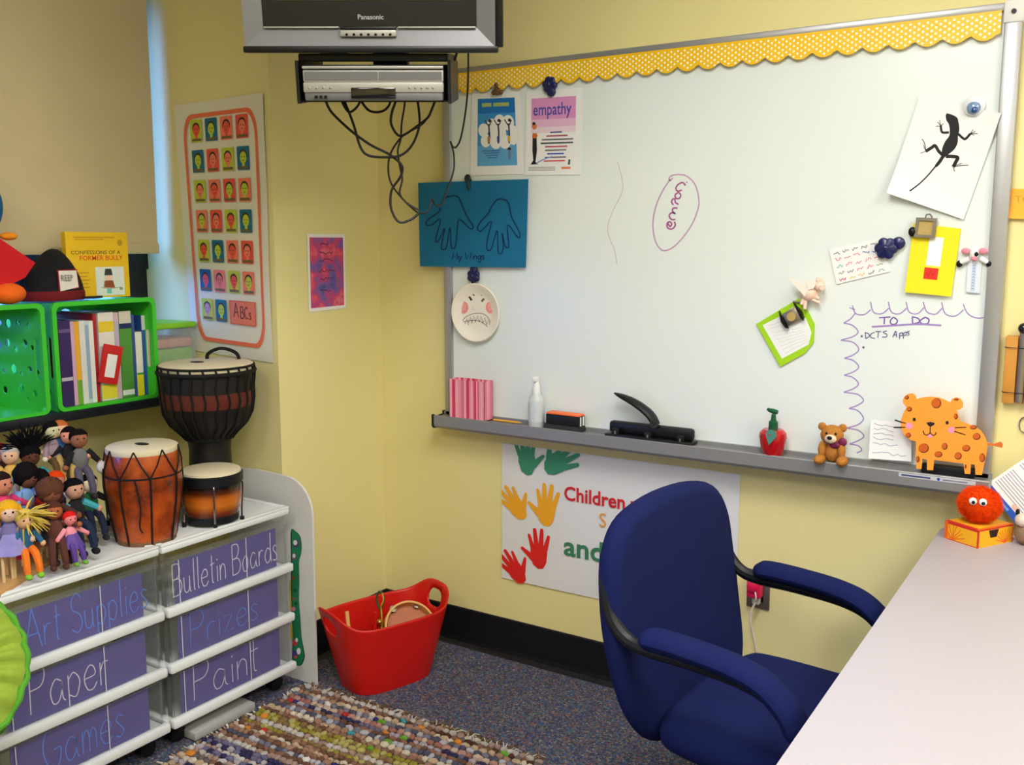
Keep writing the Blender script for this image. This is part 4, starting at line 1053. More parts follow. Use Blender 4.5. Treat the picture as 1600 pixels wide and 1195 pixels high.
# drawer box with googly pom-pom
A = Vector((-.283, 2.598, DZ)); U = Vector((-.857, .515, 0)); W = Vector((.515, .857, 0)); Hb = .047
t = thing('paper_drawer_box', 'small yellow and orange patterned drawer box on the desk', 'box', A + U * .05 + W * .065)
BM = frame(U, W, (0, 0, 1), A)
m_byel = mat('box_yellow', (246, 178, 28), .6, var=.06, scale=30)
MB().box(0, .1, 0, .13, 0, Hb, BM).build('case', m_byel, t, smooth=False)
p = Print(None); OR, RD = (236, 104, 30), (206, 44, 40)
p.mp = lambda u, v, h: BM @ Vector((u, -h, v)); rr = random.Random(4)
def coral(p, u0, v0, n, L):
    for k in range(n):
        a = math.radians(20 + 140 * k / (n - 1)); q = [(u0, v0)]
        for s_ in (.4, .75, 1): q.append((min(max(u0 + math.cos(a) * L * s_ + rr.uniform(-.002, .002), .003), .097 if L == .04 else .127), min(max(v0 + math.sin(a) * L * s_, .002), Hb - .002)))
        p.stroke(q, .0022, OR)
p.rect(0, Hb - .006, .1, Hb, RD); p.rect(0, 0, .1, .002, RD); p.rect(.0, 0, .003, Hb, RD); p.rect(.09, 0, .1, Hb, OR); coral(p, .075, .002, 9, .04)
k0 = len(p.v)
p.mp = lambda u, v, h: BM @ Vector((-h, u, v))
p.rect(0, Hb - .004, .13, Hb, RD); p.rect(0, 0, .004, Hb, RD); p.rect(.126, 0, .13, Hb, OR); coral(p, .1, .002, 9, .035)
p.mp = lambda u, v, h: BM @ Vector((u, v, Hb + h)); p.rect(0, 0, .1, .012, RD); p.rect(0, 0, .008, .13, OR)
p.build('pattern', M_PRINT, t, smooth=False)
dr = MB().box(-.00015, .001, .006, .124, .005, Hb - .005, BM).build('drawer', m_byel, t, smooth=False)
p = Print(lambda u, v, h: BM @ Vector((-h - .0006, u, v))); p.poly([(.045, .022), (.068, .022), (.075, Hb - .005), (.038, Hb - .005)], (46, 20, 22)); p.build('finger_notch', M_PRINT, dr, smooth=False)
c = A + U * .05 + W * .062 + Vector((0, 0, Hb + .0475))
t = thing('pompom_creature', 'fuzzy orange pom-pom with googly eyes on the drawer box', 'pom-pom', c - Vector((0, 0, .043)))
rr = random.Random(8)
MB().ell(c, (.049, .049, .044), 28, 18, fn=lambda d: 1 + .05 * mnoise.noise(d * 5)).build('body', mat('orange_fluff', (250, 76, 14), .95, var=.2, scale=80, bump=.8, bscale=500, spec=.05), t)
b = MB()
for i in range(3600):
    z = rr.uniform(-1, 1); a = rr.uniform(0, 2 * math.pi); q = math.sqrt(1 - z * z); d = Vector((q * math.cos(a), q * math.sin(a), z))
    s_ = c + Vector((d.x * .047, d.y * .047, d.z * .042)); e_ = s_ + d * rr.uniform(.005, .011) + Vector((rr.uniform(-1, 1), rr.uniform(-1, 1), rr.uniform(-1, 1))) * .003; o = d.orthogonal().normalized() * .0011
    b.add([s_ - o, s_ + o, e_], [(0, 1, 2)])
b.build('fibres', MATS['orange_fluff'], t, smooth=False, kind='stuff')
vd = Vector((-c.x, -c.y, .35)).normalized(); sd = Vector((0, 0, 1)).cross(vd).normalized()
for s_ in (-1, 1):
    q = c + vd * .046 + sd * (-.0115 * s_ - .004) + Vector((0, 0, .012)); q = q + vd * .003
    eo = MB().lathe([(0, -.002), (.0092, -.002), (.0092, .001), (.006, .0045), (0, .0055)], 18, align(q, q + vd)[0]).build('eye', m_white, t)
    MB().lathe([(0, .0055), (.0045, .0052), (.0045, .0046)], 14, align(q, q + vd)[0] @ TR(.001, -.0025, .0005)).build('pupil', m_dark, eo)
# booklet leaning on the wall
a0 = Vector((-.298, 0, .861)); du = Vector((.687, 0, -.726)); dv = Vector((.726, 0, .687))
def bkp(u, v, off=0): q = a0 + du * u + dv * v; return Vector((q.x, YB - .045 + .03 * min(1, (q.z - .74) / .3) - off, q.z))
mp = lambda u, v, h=0: bkp(u * .16, v * .23, h)
t = thing('open_booklet', 'open booklet with lines of print and blue edge, leaning on the wall', 'booklet', bkp(.16, 0))
sheet('page', mp, m_paper, t, t=.003); p = Print(lambda u, v, h: mp(u, v, .0031 + h))
p.rect(0, 0, 1, .075, (44, 92, 196)); p.rect(.3, .02, .52, .045, (120, 160, 226)); p.rect(.9, .075, 1, 1, (206, 196, 214))
rr = random.Random(2)
for k in range(26):
    v0 = .13 + k * .032
    if k in (8, 9, 17): continue
    p.rect(.04, v0, rr.uniform(.8, .96), v0 + .011, (168, 166, 184))
p.rect(.02, .955, .98, 1, (44, 92, 196)); p.disc(.55, .11, .07, .03, (226, 190, 170)); p.build('print', M_PRINT, t, smooth=False)
c = Vector((-.195, 2.70, DZ))
t = thing('furry_toy', 'small brown and cream furry toy at the desk edge by the booklet', 'plush toy', c)
m_f1 = mat('taupe_fur', (150, 124, 100), .95, var=.3, scale=90, bump=.9, bscale=300); m_f2 = mat('cream_fur', (226, 214, 200), .95, var=.2, scale=90, bump=.8)
MB().ell(c + Vector((.012, 0, .03)), (.03, .026, .03), fn=lambda d: 1 + .1 * mnoise.noise(d * 4)).build('body', m_f1, t)
MB().ell(c + Vector((0, -.012, .066)), (.018, .017, .017)).build('head', m_f2, t)
for q in (-.012, .012): MB().ell(c + Vector((q, -.01, .084)), (.005, .004, .009)).build('ear', m_dark, t)
# =================================================================== OFFICE CHAIR
m_bfab = mat('navy_chair_fabric', (20, 29, 80), .9, var=.12, scale=160, bump=.35, bscale=900, spec=.15)
CM = TR(-.83, 2.075, 0) @ RZ(math.radians(-6))
ch = thing('office_chair', 'navy blue upholstered office chair with black arm frames at the desk', 'office chair', M=CM)
out = [(q.x, q.y) for q in cat_rom([(-.18, .385, 0), (0, .375, 0), (.18, .385, 0), (.262, .46, 0), (.29, .6, 0), (.29, .72, 0), (.268, .83, 0), (.19, .9, 0), (0, .922, 0), (-.19, .9, 0), (-.268, .83, 0), (-.29, .72, 0), (-.29, .6, 0), (-.262, .46, 0)], 5, True)]
bend = lambda p: (p.x, p.y, p.z + .008 * (p.x / .25) ** 2 - (p.y - .45) * .17 - .02 * math.sin((p.y - .38) * 5.8))
MB().pillow(out, .062, CM @ frame((0, 1, 0), (0, 0, 1), (1, 0, 0), Vector((0, 0, 0))), inset=.035, dome=.012, rings=6, bend=bend).build('backrest', m_bfab, ch)
so = [(q.x, q.y) for q in cat_rom([(.04, -.2, 0), (.02, 0, 0), (.04, .2, 0), (.1, .245, 0), (.3, .255, 0), (.47, .24, 0), (.52, .15, 0), (.53, 0, 0), (.52, -.15, 0), (.47, -.24, 0), (.3, -.255, 0), (.1, -.245, 0)], 5, True)]
MB().pillow(so, .085, CM @ TR(0, 0, .435), inset=.04, dome=.008, rings=6, bend=lambda p: (p.x, p.y, p.z - .03 * max(0, (p.x - .35) / .18) ** 2)).build('seat', m_bfab, ch)
MB().rbox(.12, .44, -.18, .18, .36, .395, .01, 2, CM).build('seat_pan', m_bk, ch)
for s, nm in ((-1, 'near'), (1, 'far')):
    pth = [CM @ Vector(q) for q in [(-.07, s * .262, .79), (-.062, s * .274, .745), (-.045, s * .28, .695), (-.01, s * .28, .658), (.04, s * .28, .645), (.14, s * .28, .645), (.26, s * .28, .638), (.33, s * .28, .615), (.375, s * .28, .565), (.395, s * .28, .5), (.39, s * .276, .43), (.35, s * .25, .385), (.28, s * .15, .375)]]
    af = MB().tube(cat_rom(pth, 5), .016, 10).build('arm_frame', m_black, ch)
    pp_ = [CM @ Vector(q) for q in [(.035, s * .28, .668), (.08, s * .28, .672), (.16, s * .28, .67), (.25, s * .28, .662), (.315, s * .28, .643), (.365, s * .28, .6), (.392, s * .28, .545)]]
    pc = cat_rom(pp_, 6); n = len(pc)
    MB().tube(pc, [.038 * min(1, .45 + .55 * math.sin(min(1, (i + .4) / 4) * math.pi / 2), .45 + .55 * math.sin(min(1, (n - i - .6) / 4) * math.pi / 2)) for i in range(n)], 14, sx=.62, up=CM.to_3x3() @ Vector((0, 1, 0))).build('arm_pad', m_bfab, ch)
MB().rbox(-.075, -.055, -.04, .04, .34, .6, .006, 2, CM).build('back_bar', m_black, ch)
MB().rbox(-.07, .2, -.03, .03, .34, .365, .006, 2, CM).build('back_bracket', m_black, ch)
MB().cyl(CM @ Vector((.27, 0, .1)), CM @ Vector((.27, 0, .37)), .028, .024, 18).build('gas_lift', m_bk, ch)
for k in range(5):
    a = 2 * math.pi * k / 5 + .35; d = Vector((math.cos(a), math.sin(a), 0)); o = Vector((.27, 0, 0))
    lg = MB().tube([CM @ (o + d * .03 + Vector((0, 0, .115))), CM @ (o + d * .16 + Vector((0, 0, .1))), CM @ (o + d * .3 + Vector((0, 0, .07)))], [.026, .022, .016], 10).build('base_leg', m_black, ch)
    w = o + d * .3
    sd = Vector((-d.y, d.x, 0))
    MB().cyl(CM @ (w + sd * .02 + Vector((0, 0, .027))), CM @ (w - sd * .02 + Vector((0, 0, .027))), .0265, n=16).build('caster', m_black, lg)
# =================================================================== TELEVISION, RECORDER, MOUNT, CABLES
m_silver = mat('silver_plastic', (118, 118, 121), .4, .3, var=.05, scale=10)
m_silver2 = mat('light_silver', (172, 170, 163), .4, .25, var=.04)
m_tvblack = mat('tv_black', (16, 17, 20), .35, var=.1)
m_screen = mat('dark_screen_glass', (10, 11, 13), .08, var=.05, spec=.6, coat=.6)
tvp = Vector((-1.651, 1.912, 1.972))
TVM = Matrix.Translation(tvp) @ RZ(YAW) @ RX(math.radians(10))
tv = thing('television', 'silver and black tube television mounted high in the corner', 'television', M=TVM)
def L(x, y, z, M=None): return TVM @ Vector((x, y, z))
W2, HT = .318, .50
def bez(b, o, i, y0, y1):  # mitred frame with sloped faces: o/i = outer/inner rects (x0,z0,x1,z1)
    O = [(o[0], y0, o[1]), (o[2], y0, o[1]), (o[2], y0, o[3]), (o[0], y0, o[3])]; I = [(i[0], y1, i[1]), (i[2], y1, i[1]), (i[2], y1, i[3]), (i[0], y1, i[3])]
    Bk = [(x, .06, z) for x, _, z in O]
    b.add(O + I + Bk, [(k, (k + 1) % 4, 4 + (k + 1) % 4, 4 + k) for k in range(4)] + [(8 + k, 8 + (k + 1) % 4, (k + 1) % 4, k) for k in range(4)], TVM)
b = MB(); bez(b, (-W2 + .004, .012, W2 - .008, HT), (-W2 + .05, .058, W2 - .054, HT - .05), .0, .014); b.build('bezel', m_silver, tv, smooth=False)
MB().box(-W2 + .05, W2 - .054, .013, .05, .058, HT - .05, TVM).build('screen_surround', m_tvblack, tv, smooth=False)
b = MB(); sw, sh_ = .235, .17; cz = .29
b.grid(lambda u, v: TVM @ Vector(((u - .5) * 2 * sw, .012 - .012 * (1 - (2 * u - 1) ** 2) * (1 - (2 * v - 1) ** 2), cz + (v - .5) * 2 * sh_)), 14, 12); b.build('screen', m_screen, tv)
MB().rbox(-W2, W2, -.008, .06, -.002, .014, .004, 2, TVM).build('bottom_lip', m_tvblack, tv)
MB().rbox(W2 - .012, W2 + .012, .03, .08, .012, HT, .004, 2, TVM).build('side_shell', m_tvblack, tv)
b = MB(); pr = [(.06, 1.0, 0, HT), (.22, .95, .01, HT - .01), (.34, .66, .04, HT - .07), (.46, .5, .07, HT - .14)]
vs = []; fs = []
for y, k, z0, z1 in pr: vs += [(-W2 * k, y, z0), (W2 * k, y, z0), (W2 * k, y, z1), (-W2 * k, y, z1)]
for i in range(3): fs += [(i * 4 + k, i * 4 + (k + 1) % 4, i * 4 + 4 + (k + 1) % 4, i * 4 + 4 + k) for k in range(4)]
fs += [(3, 2, 1, 0), (12, 13, 14, 15)]; b.add(vs, fs, TVM); b.build('tube_housing', m_tvblack, tv, smooth=False)
cp = MB().rbox(-.075, .065, -.004, .01, .036, .052, .003, 2, TVM).build('control_panel', m_silver2, tv)
for k in range(7): MB().ell(L(-.058 + k * .018, -.005, .041), (.004, .003, .003), 8, 6).build('button', m_dark, cp)
MB().rbox(-.075, .065, -.006, .012, .052, .060, .003, 2, TVM).build('control_door', m_tvblack, tv)
for xa, xb in ((-W2 + .052, -.078), (.068, W2 - .056)): MB().rbox(xa, xb, .004, .014, .056, .060, .0015, 2, TVM).build('chrome_strip', m_silver2, tv)
p = Print(lambda u, v, h: TVM @ Vector((u, .0125 - h, v))); p.text('Panasonic', -.032, .077, .0165, (176, 176, 178), bold=.01); p.build('maker_lettering', M_PRINT, tv, smooth=False)
# mount with recorder cradle
mt = thing('tv_mount', 'black steel wall mount carrying the television and recorder', 'tv mount', M=TVM)
MB().rbox(-.19, .19, .03, .44, -.022, -.003, .004, 2, TVM).build('platform', m_bk, mt)
for s in (-1, 1): MB().box(s * .193 - .004, s * .193 + .004, .02, .36, -.125, -.02, TVM).build('side_plate', m_bk, mt, smooth=False)
MB().box(-.189, .189, .05, .36, -.122, -.118, TVM).build('cradle_floor', m_bk, mt, smooth=False)
MB().rbox(-.05, .05, .39, .45, -.09, .25, .006, 2, TVM).build('upright', m_bk, mt)
MB().tube([L(0, .44, .1), L(-.02, .56, .11), Vector((XP + .03, 2.56, 2.22))], .025, 12).build('arm', m_bk, mt)
MB().rbox(XP, XP + .03, 2.49, 2.63, 2.14, 2.3, .004).build('wall_plate', m_bk, mt)
vc = thing('video_recorder', 'silver video recorder slung in the cradle under the television', 'video recorder', M=TVM @ TR(0, .03, -.118))
x0, x1 = -.178, .178
MB().rbox(x0, x1, .035, .33, -.1175, -.03, .003, 2, TVM).build('case', m_tvblack, vc)
MB().rbox(x0, x1, .016, .036, -.072, -.042, .003, 2, TVM).build('tape_panel', m_silver2, vc)
MB().rbox(x0, x1, .010, .036, -.04, -.033, .002, 2, TVM).build('top_lip', m_silver2, vc)
MB().rbox(x0 + .004, x0 + .19, .0145, .018, -.068, -.047, .001, 1, TVM).build('tape_flap', m_silver, vc)
MB().rbox(x0 + .192, x1 - .004, .0145, .018, -.068, -.047, .001, 1, TVM).build('disc_drawer', m_silver, vc)
MB().rbox(x0, x1, .010, .036, -.098, -.072, .004, 2, TVM).build('button_panel', m_silver2, vc)
MB().rbox(x0 + .002, x1 - .002, .014, .036, -.1175, -.096, .004, 2, TVM).build('lower_panel', m_silver, vc)
MB().rbox(-.057, .057, .007, .03, -.112, -.085, .003, 2, TVM).build('display', m_screen, vc)
for k in range(3): MB().cyl(L(x0 + .032 + k * .012, .014, -.108), L(x0 + .032 + k * .012, .008, -.108), .004, n=10).build('jack', m_dark, vc)
for k in range(5): MB().ell(L(.092 + k * .015, .010, -.086), (.004, .003, .003), 8, 6).build('button', m_silver2, vc)
for k in range(4): MB().ell(L(x0 + .016 + k * .018, .010, -.086), (.004, .003, .003), 8, 6).build('button', m_silver2, vc)
m_cord = mat('black_cable', (26, 24, 22), .5, var=.1)
C1 = lambda pts: cr(370, 0, 3.3186, pts)
CABS = [
 ([(450, 480), (460, 520), (490, 580), (560, 650), (620, 700), (700, 755), (790, 800), (850, 850), (858, 890), (840, 930), (802, 990), (800, 1080), (840, 1150), (900, 1140), (945, 1105)], 2.74, 2.80, 'thick black cable leaving the left of the recorder and looping lowest'),
 ([(545, 480), (560, 530), (585, 590), (610, 660), (640, 760), (680, 805), (760, 815), (850, 805), (910, 750), (945, 660), (945, 580), (930, 480)], 2.76, 2.76, 'black cable hanging in one wide loop below the recorder'),
 ([(528, 480), (545, 525), (570, 570), (592, 580), (630, 545), (655, 480)], 2.73, 2.73, 'short black cable with a pointed loop under the recorder'),
 ([(640, 480), (650, 530), (690, 575), (750, 578), (790, 545), (802, 480)], 2.78, 2.78, 'short rounded cable loop under the middle of the recorder'),
 ([(832, 480), (822, 530), (805, 580), (800, 640), (830, 695), (865, 700), (940, 650), (990, 610), (1010, 570), (1045, 480)], 2.75, 2.75, 'black cable sagging under the right half of the recorder'),
 ([(876, 480), (868, 560), (855, 640), (850, 720), (835, 780), (845, 860), (858, 930), (845, 1000), (880, 1050), (945, 1090)], 2.77, 2.79, 'thin dark cable falling straight from the recorder display'),
 ([(1005, 590), (960, 645), (900, 680), (850, 715), (800, 790), (785, 870), (800, 950), (850, 1020), (910, 1080), (950, 1107), (985, 1100), (1003, 1065), (1010, 1030), (1030, 1060), (1060, 1060), (1100, 960), (1125, 880), (1125, 800), (1112, 745)], 2.78, 2.95, 'thin cable crossing onto the blue handprint drawing'),
 ([(1200, 250), (1200, 380), (1195, 500), (1180, 620), (1160, 720), (1138, 762), (1120, 760), (1108, 735)], 2.80, 2.95, 'thin aerial cable hanging from the right of the television'),
 ([(1148, 250), (1130, 310), (1112, 370), (1085, 440)], 2.78, 2.80, 'short cable running behind the right end of the recorder'),
]
for pts, d0, d1, lab in CABS:
    q = C1(pts); n = len(q)
    P = cat_rom([dep(d0 + (d1 - d0) * i / (n - 1), *a) for i, a in enumerate(q)], 6)
    MB().tube(P, .0036 if 'thin' not in lab else .0027, 6).build('cable', m_cord, None, label=lab, cat='cable', group='cables under the television')
# =================================================================== POSTERS ON THE PIER
mp = quad_map([on(1, YP - .003, *q) for q in [(272, 165), (412, 145), (427, 567), (301, 547)]], (0, -1, 0))
t = thing('portrait_poster', 'tall white poster of small coloured cartoon portraits in an orange border', 'poster', mp(.5, 0))
sheet('sheet', mp, mat('poster_paper', (228, 224, 206), .7, var=.02), t, nu=8, nv=12, curl=lambda u, v: .004 * abs(math.sin(v * 5)) * u)
p = Print(lambda u, v, h: mp(u, v, h + .0052)); ORG = (236, 116, 78)
rb = rrect(.1, .05, .93, .955, .1); ri = [(.515 + (a - .515) * .935, .5025 + (b_ - .5025) * .965) for a, b_ in rb]
n = len(rb)
p.col = ORG; h = p.up(); p.add([mp(*q, h + .0052) for q in rb] + [mp(*q, h + .0052) for q in ri], [(i, (i + 1) % n, n + (i + 1) % n, n + i) for i in range(n)])
GRc, TLc, REc, SAc = (186, 200, 62), (24, 106, 136), (232, 86, 66), (240, 126, 98)
rowsP = [[(GRc, REc), (TLc, GRc), (SAc, REc), (REc, SAc)], [(TLc, GRc), (REc, SAc), (GRc, SAc), (TLc, GRc)], [(GRc, SAc), (SAc, REc), (REc, GRc), (SAc, GRc)], [(SAc, GRc), (REc, SAc), (GRc, REc), (TLc, GRc)], [(GRc, REc), (TLc, GRc), (SAc, REc), (REc, SAc)], [((36, 96, 160), (222, 90, 110)), ((238, 130, 130), (222, 120, 120)), (GRc, REc), (SAc, GRc)], [(GRc, (190, 150, 170)), (TLc, GRc)]]
for r_, row in enumerate(rowsP):
    for c_, (bg, fc) in enumerate(row):
        u0 = .185 + c_ * .172; v0 = .845 - r_ * .118; w_, h_ = .135, .088
        p.poly([(u0 + .006, v0), (u0 + w_ - .006, v0), (u0 + w_, v0 + .004), (u0 + w_, v0 + h_ - .004), (u0 + w_ - .006, v0 + h_), (u0 + .006, v0 + h_), (u0, v0 + h_ - .004), (u0, v0 + .004)], bg)
        hc = (60, 52, 44)
        p.disc(u0 + w_ / 2, v0 + .054, .043, .023, hc); p.disc(u0 + w_ / 2, v0 + .046, .036, .023, fc); p.rect(u0 + w_ / 2 - .014, v0 + .012, u0 + w_ / 2 + .014, v0 + .03, fc)
        for s in (-1, 1): p.disc(u0 + w_ / 2 + s * .014, v0 + .049, .006, .0025, hc, n=8)
        p.rect(u0 + w_ / 2 - .01, v0 + .034, u0 + w_ / 2 + .01, v0 + .0365, (120, 50, 40)); p.rect(u0 + .012, v0 + .004, u0 + w_ - .012, v0 + .014, (110, 96, 60))
u0, v0 = .185 + 2 * .172, .845 - 6 * .118
p.rect(u0, v0 - .004, u0 + .31, v0 + .09, (214, 96, 66)); p.rect(u0 + .012, v0, u0 + .298, v0 + .086, (228, 124, 90))
p.hand('A', u0 + .05, v0 + .025, .055, .006, (120, 60, 40), asp=2.2, sx=1.4); p.hand('Bcs'.replace('c', 'C'), u0 + .13, v0 + .022, .045, .006, (120, 60, 40), asp=2.2, sx=1.6)
p.build('print', M_PRINT, t, smooth=False)
mp = quad_map([(XP + .002, on(0, XP, 479, 366).y, 1.531), (XP + .002, on(0, XP, 538, 366).y, 1.531), (XP + .002, on(0, XP, 540, 482).y, 1.266), (XP + .002, on(0, XP, 482, 486).y, 1.263)], (1, 0, 0))
t = thing('watercolour_card', 'pink and purple watercolour sheet with dark lettering on the pier', 'poster', mp(.5, 0)); sheet('sheet', mp, m_paper, t)
def watercolour():
    m = mat('watercolour_wash', (180, 70, 120), .7, var=.1)
    nt = m.node_tree; b = nt.nodes['Principled BSDF']; tc = [n for n in nt.nodes if n.type == 'TEX_COORD'][0]
    n = nt.nodes.new('ShaderNodeTexNoise'); n.inputs['Scale'].default_value = 17; n.inputs['Detail'].default_value = 2.5; nt.links.new(tc.outputs['Object'], n.inputs['Vector'])
    cr_ = nt.nodes.new('ShaderNodeValToRGB'); el = cr_.color_ramp.elements
    st = [(.30, (74, 84, 160)), (.42, (134, 92, 168)), (.5, (190, 70, 130)), (.57, (226, 84, 110)), (.64, (224, 112, 140)), (.72, (200, 50, 70))]
    el[0].position, el[0].color = st[0][0], (*lin(st[0][1]), 1); el[1].position, el[1].color = st[1][0], (*lin(st[1][1]), 1)
    for q, c_ in st[2:]: e_ = el.new(q); e_.color = (*lin(c_), 1)
    nt.links.new(n.outputs['Fac'], cr_.inputs[0]); nt.links.new(cr_.outputs[0], b.inputs['Base Color']); return m
q4 = [mp(.055, .955), mp(.945, .955), mp(.945, .045), mp(.055, .045)]
sheet('wash', quad_map([q + Vector((.0007, 0, 0)) for q in q4], (1, 0, 0)), watercolour(), t, t=.0002, nu=1, nv=1)
p = Print(lambda u, v, h: mp(u, v, h + .001)); rr = random.Random(21)
for v0, u0, u1 in [(.87, .32, .55), (.76, .3, .66), (.66, .3, .7), (.52, .26, .75), (.42, .32, .66), (.26, .3, .6)]:
    k = int((u1 - u0) / .045); p.stroke([(u0 + i * .045, v0 + rr.uniform(-.02, .02)) for i in range(k + 1)], .013, (104, 40, 84), smooth=False, asp=1.9)
p.build('lettering', M_PRINT, t, smooth=False)

# =================================================================== DRAWER CARTS
CX, CZT, CZB = -2.30, .638, .075
m_cart = mat('cart_white', (232, 236, 240), .4, var=.02)
m_drw = mat('clear_drawer', (206, 214, 220), .2, var=.03, trans=.94)
m_purple = mat('purple_paper', (68, 50, 138), .8, var=.05, scale=20)
m_line = mat('pale_rib', (214, 214, 226), .4)
DEP = .385
def cart(y0, y1, label, names, gcol):
    t = thing('drawer_cart', label, 'drawer cart', (CX - DEP / 2, (y0 + y1) / 2, 0), group='white drawer carts')
    xb = CX - DEP
    # top with raised rim
    tp_ = MB().rbox(xb, CX, y0, y1, CZT - .028, CZT - .006, .006).build('top', m_cart, t)
    for q in [(CX - .018, CX, y0, y1), (xb, xb + .018, y0, y1), (xb + .018, CX - .018, y0, y0 + .018), (xb + .018, CX - .018, y1 - .018, y1)]: MB().rbox(*q, CZT - .008, CZT, .003).build('top_rim', m_cart, t)
    hz = (CZT - .028 - CZB - .018) / 3
    for k in range(3):
        zb = CZB + .018 + k * hz      # drawer bottom
        # white shelf lip under this drawer
        MB().rbox(xb, CX - .004, y0 + .004, y1 - .004, zb - .018, zb - .004, .003).build('shelf', m_cart, t)
        MB().rbox(CX - .012, CX + .014, y0 + .002, y1 - .002, zb - .02, zb + .008, .006).build('front_lip', m_cart, t)
        nm = names[2 - k]
        d = MB()
        za, zt_ = zb + .006, zb + hz - .03
        d.box(CX - .004, CX, y0 + .016, y1 - .016, za, zt_)                     # front wall
        d.box(xb + .02, CX - .004, y0 + .016, y0 + .019, za, zt_); d.box(xb + .02, CX - .004, y1 - .019, y1 - .016, za, zt_)
        d.box(xb + .02, xb + .023, y0 + .019, y1 - .019, za, zt_); d.box(xb + .023, CX - .004, y0 + .019, y1 - .019, za, za + .003)
        dr = d.build('drawer', m_drw, t, smooth=False)
        MB().rbox(CX - .012, CX + .008, y0 + .014, y1 - .014, zt_ - .002, zt_ + .014, .005).build('drawer_rim', m_drw, dr)
        MB().box(CX - .0075, CX - .0055, y0 + .045, y1 - .06 - (.03 if nm in ('Paper', 'Games') else 0), za + .004, zt_ - .004).build('purple_sheet', m_purple, dr, smooth=False)
        p = Print(lambda u, v, h: Vector((CX - .0053 + h, u, v)))
        txt, col_ = nm
        sz = {'Bulletin Boards': .098, 'Art Supplies': .108, 'Prizes': .105, 'Paper': .13, 'Paint': .12, 'Games': .125}[txt]; sx_ = {'Bulletin Boards': .66, 'Art Supplies': .82, 'Prizes': 1.05, 'Paper': 1.25, 'Paint': 1.05, 'Games': 1.0}[txt]
        xa, xb_, yy_ = {'Bulletin Boards': (270, 438, 880), 'Art Supplies': (36, 236, 935), 'Prizes': (298, 410, 965), 'Paper': (46, 178, 1060), 'Paint': (304, 412, 1062), 'Games': (68, 202, 1150)}[txt]
        u0, u1 = on(0, CX, xa, yy_).y, on(0, CX, xb_, yy_).y
        sx_ = (u1 - u0) / (sum(HAND[c_][0] + .14 if c_ != ' ' else .35 for c_ in txt) * sz)
        p.hand(txt, u0, za + .026, sz, .003, col_, sx=sx_)
        p.build('chalk_word', M_PRINT, dr, smooth=False)
        for yy in (y0 + .055, y0 + (y1 - y0) * .62): MB().box(CX, CX + .0012, yy - .0012, yy + .0012, za, zt_).build('rib', m_line, dr, smooth=False)
    for yy in (y0 + .004, y1 - .014):
        for xx in (xb + .006, CX - .018): MB().rbox(xx, xx + .012, yy, yy + .010, CZB, CZT - .028, .002).build('post', m_drw, t)
    for xx in (xb + .05, CX - .055):
        for yy in (y0 + .055, y1 - .045):
            o = MB().cyl((xx - .016, yy, .026), (xx + .016, yy, .026), .0255, n=18).build('caster', m_black, t)
            MB().rbox(xx - .02, xx + .02, yy - .014, yy + .014, .03, CZB, .004).build('fork', m_black, o)
    return t
WHT, BLU = (206, 204, 226), (66, 116, 226)
cart(1.705, 2.207, 'white cart with clear drawers marked Bulletin Boards, Prizes and Paint', [('Bulletin Boards', WHT), ('Prizes', BLU), ('Paint', WHT)], 0)
cart(1.185, 1.698, 'white cart with clear drawers marked Art Supplies, Paper and Games', [('Art Supplies', BLU), ('Paper', WHT), ('Games', BLU)], 0)
MB().rbox(-2.40, CX + .01, 1.78, 2.02, .004, .03, .003).build('flat_board', mat('grey_board', (176, 176, 176), .6), None, label='flat pale grey board lying on the carpet under the right cart', cat='board')
# white decorated panel beside the cart
t = thing('decorated_panel', 'white cardboard panel with a painted green snake strip beside the cart', 'cardboard panel', (-2.42, 2.25, 0))
po = [(-2.66, 0)] + [(-2.252, 0)] + [(-2.25, .3), (-2.248, .58)] + [(-2.248 - .12 * (1 - math.cos(a)) , .60 + .12 * math.sin(a)) for a in [math.pi / 2 * k / 7 for k in range(8)]] + [(-2.5, .725), (-2.66, .715)]
MB().prism(po, 0, .008, frame((1, 0, 0), (0, 0, 1), (0, -1, 0), Vector((0, 2.266, 0)))).build('board', mat('matte_white_card', (222, 222, 222), .7, var=.03, scale=5), t, smooth=False)
p = Print(lambda x, y, h: on(1, 2.2572, x, y) + Vector((0, -h, 0))); Z1 = lambda pts: cr(380, 720, 3.415, pts)
sn = [(q.x, q.y) for q in cat_rom([(*a, 0) for a in Z1([(255, 370), (285, 380), (305, 405), (312, 455), (308, 500), (298, 540), (300, 640), (298, 740), (305, 840), (312, 940), (325, 1010), (328, 1050), (310, 1090), (280, 1088), (262, 1070), (262, 940), (258, 800), (255, 640), (255, 500)])], 4, True)]
p.poly(sn, (20, 60, 44)); cxs = sum(a for a, _ in sn) / len(sn)
p.poly([(cxs + (a - cxs) * .86, 932.5 + (b_ - 932.5) * .992) for a, b_ in sn], (36, 132, 92))
for a, b_, rx, ry, cl in [(282, 440, 17, 22, (96, 60, 110)), (278, 436, 11, 14, (236, 236, 236)), (272, 510, 14, 20, (120, 90, 130)), (271, 506, 8, 12, (230, 230, 234)), (268, 625, 10, 9, (150, 80, 40)), (272, 735, 7, 7, (170, 70, 50)), (268, 790, 12, 12, (226, 130, 170)), (282, 760, 8, 10, (20, 90, 60)), (276, 690, 8, 9, (20, 90, 60)), (275, 970, 14, 18, (200, 70, 80)), (285, 955, 7, 12, (236, 236, 240)), (296, 1015, 11, 18, (238, 238, 238)), (275, 1030, 14, 20, (80, 70, 150)), (280, 1045, 10, 9, (214, 90, 60))]:
    q = Z1([(a, b_)])[0]; p.disc(q[0], q[1], rx / 3.415, ry / 3.415, cl, n=12)
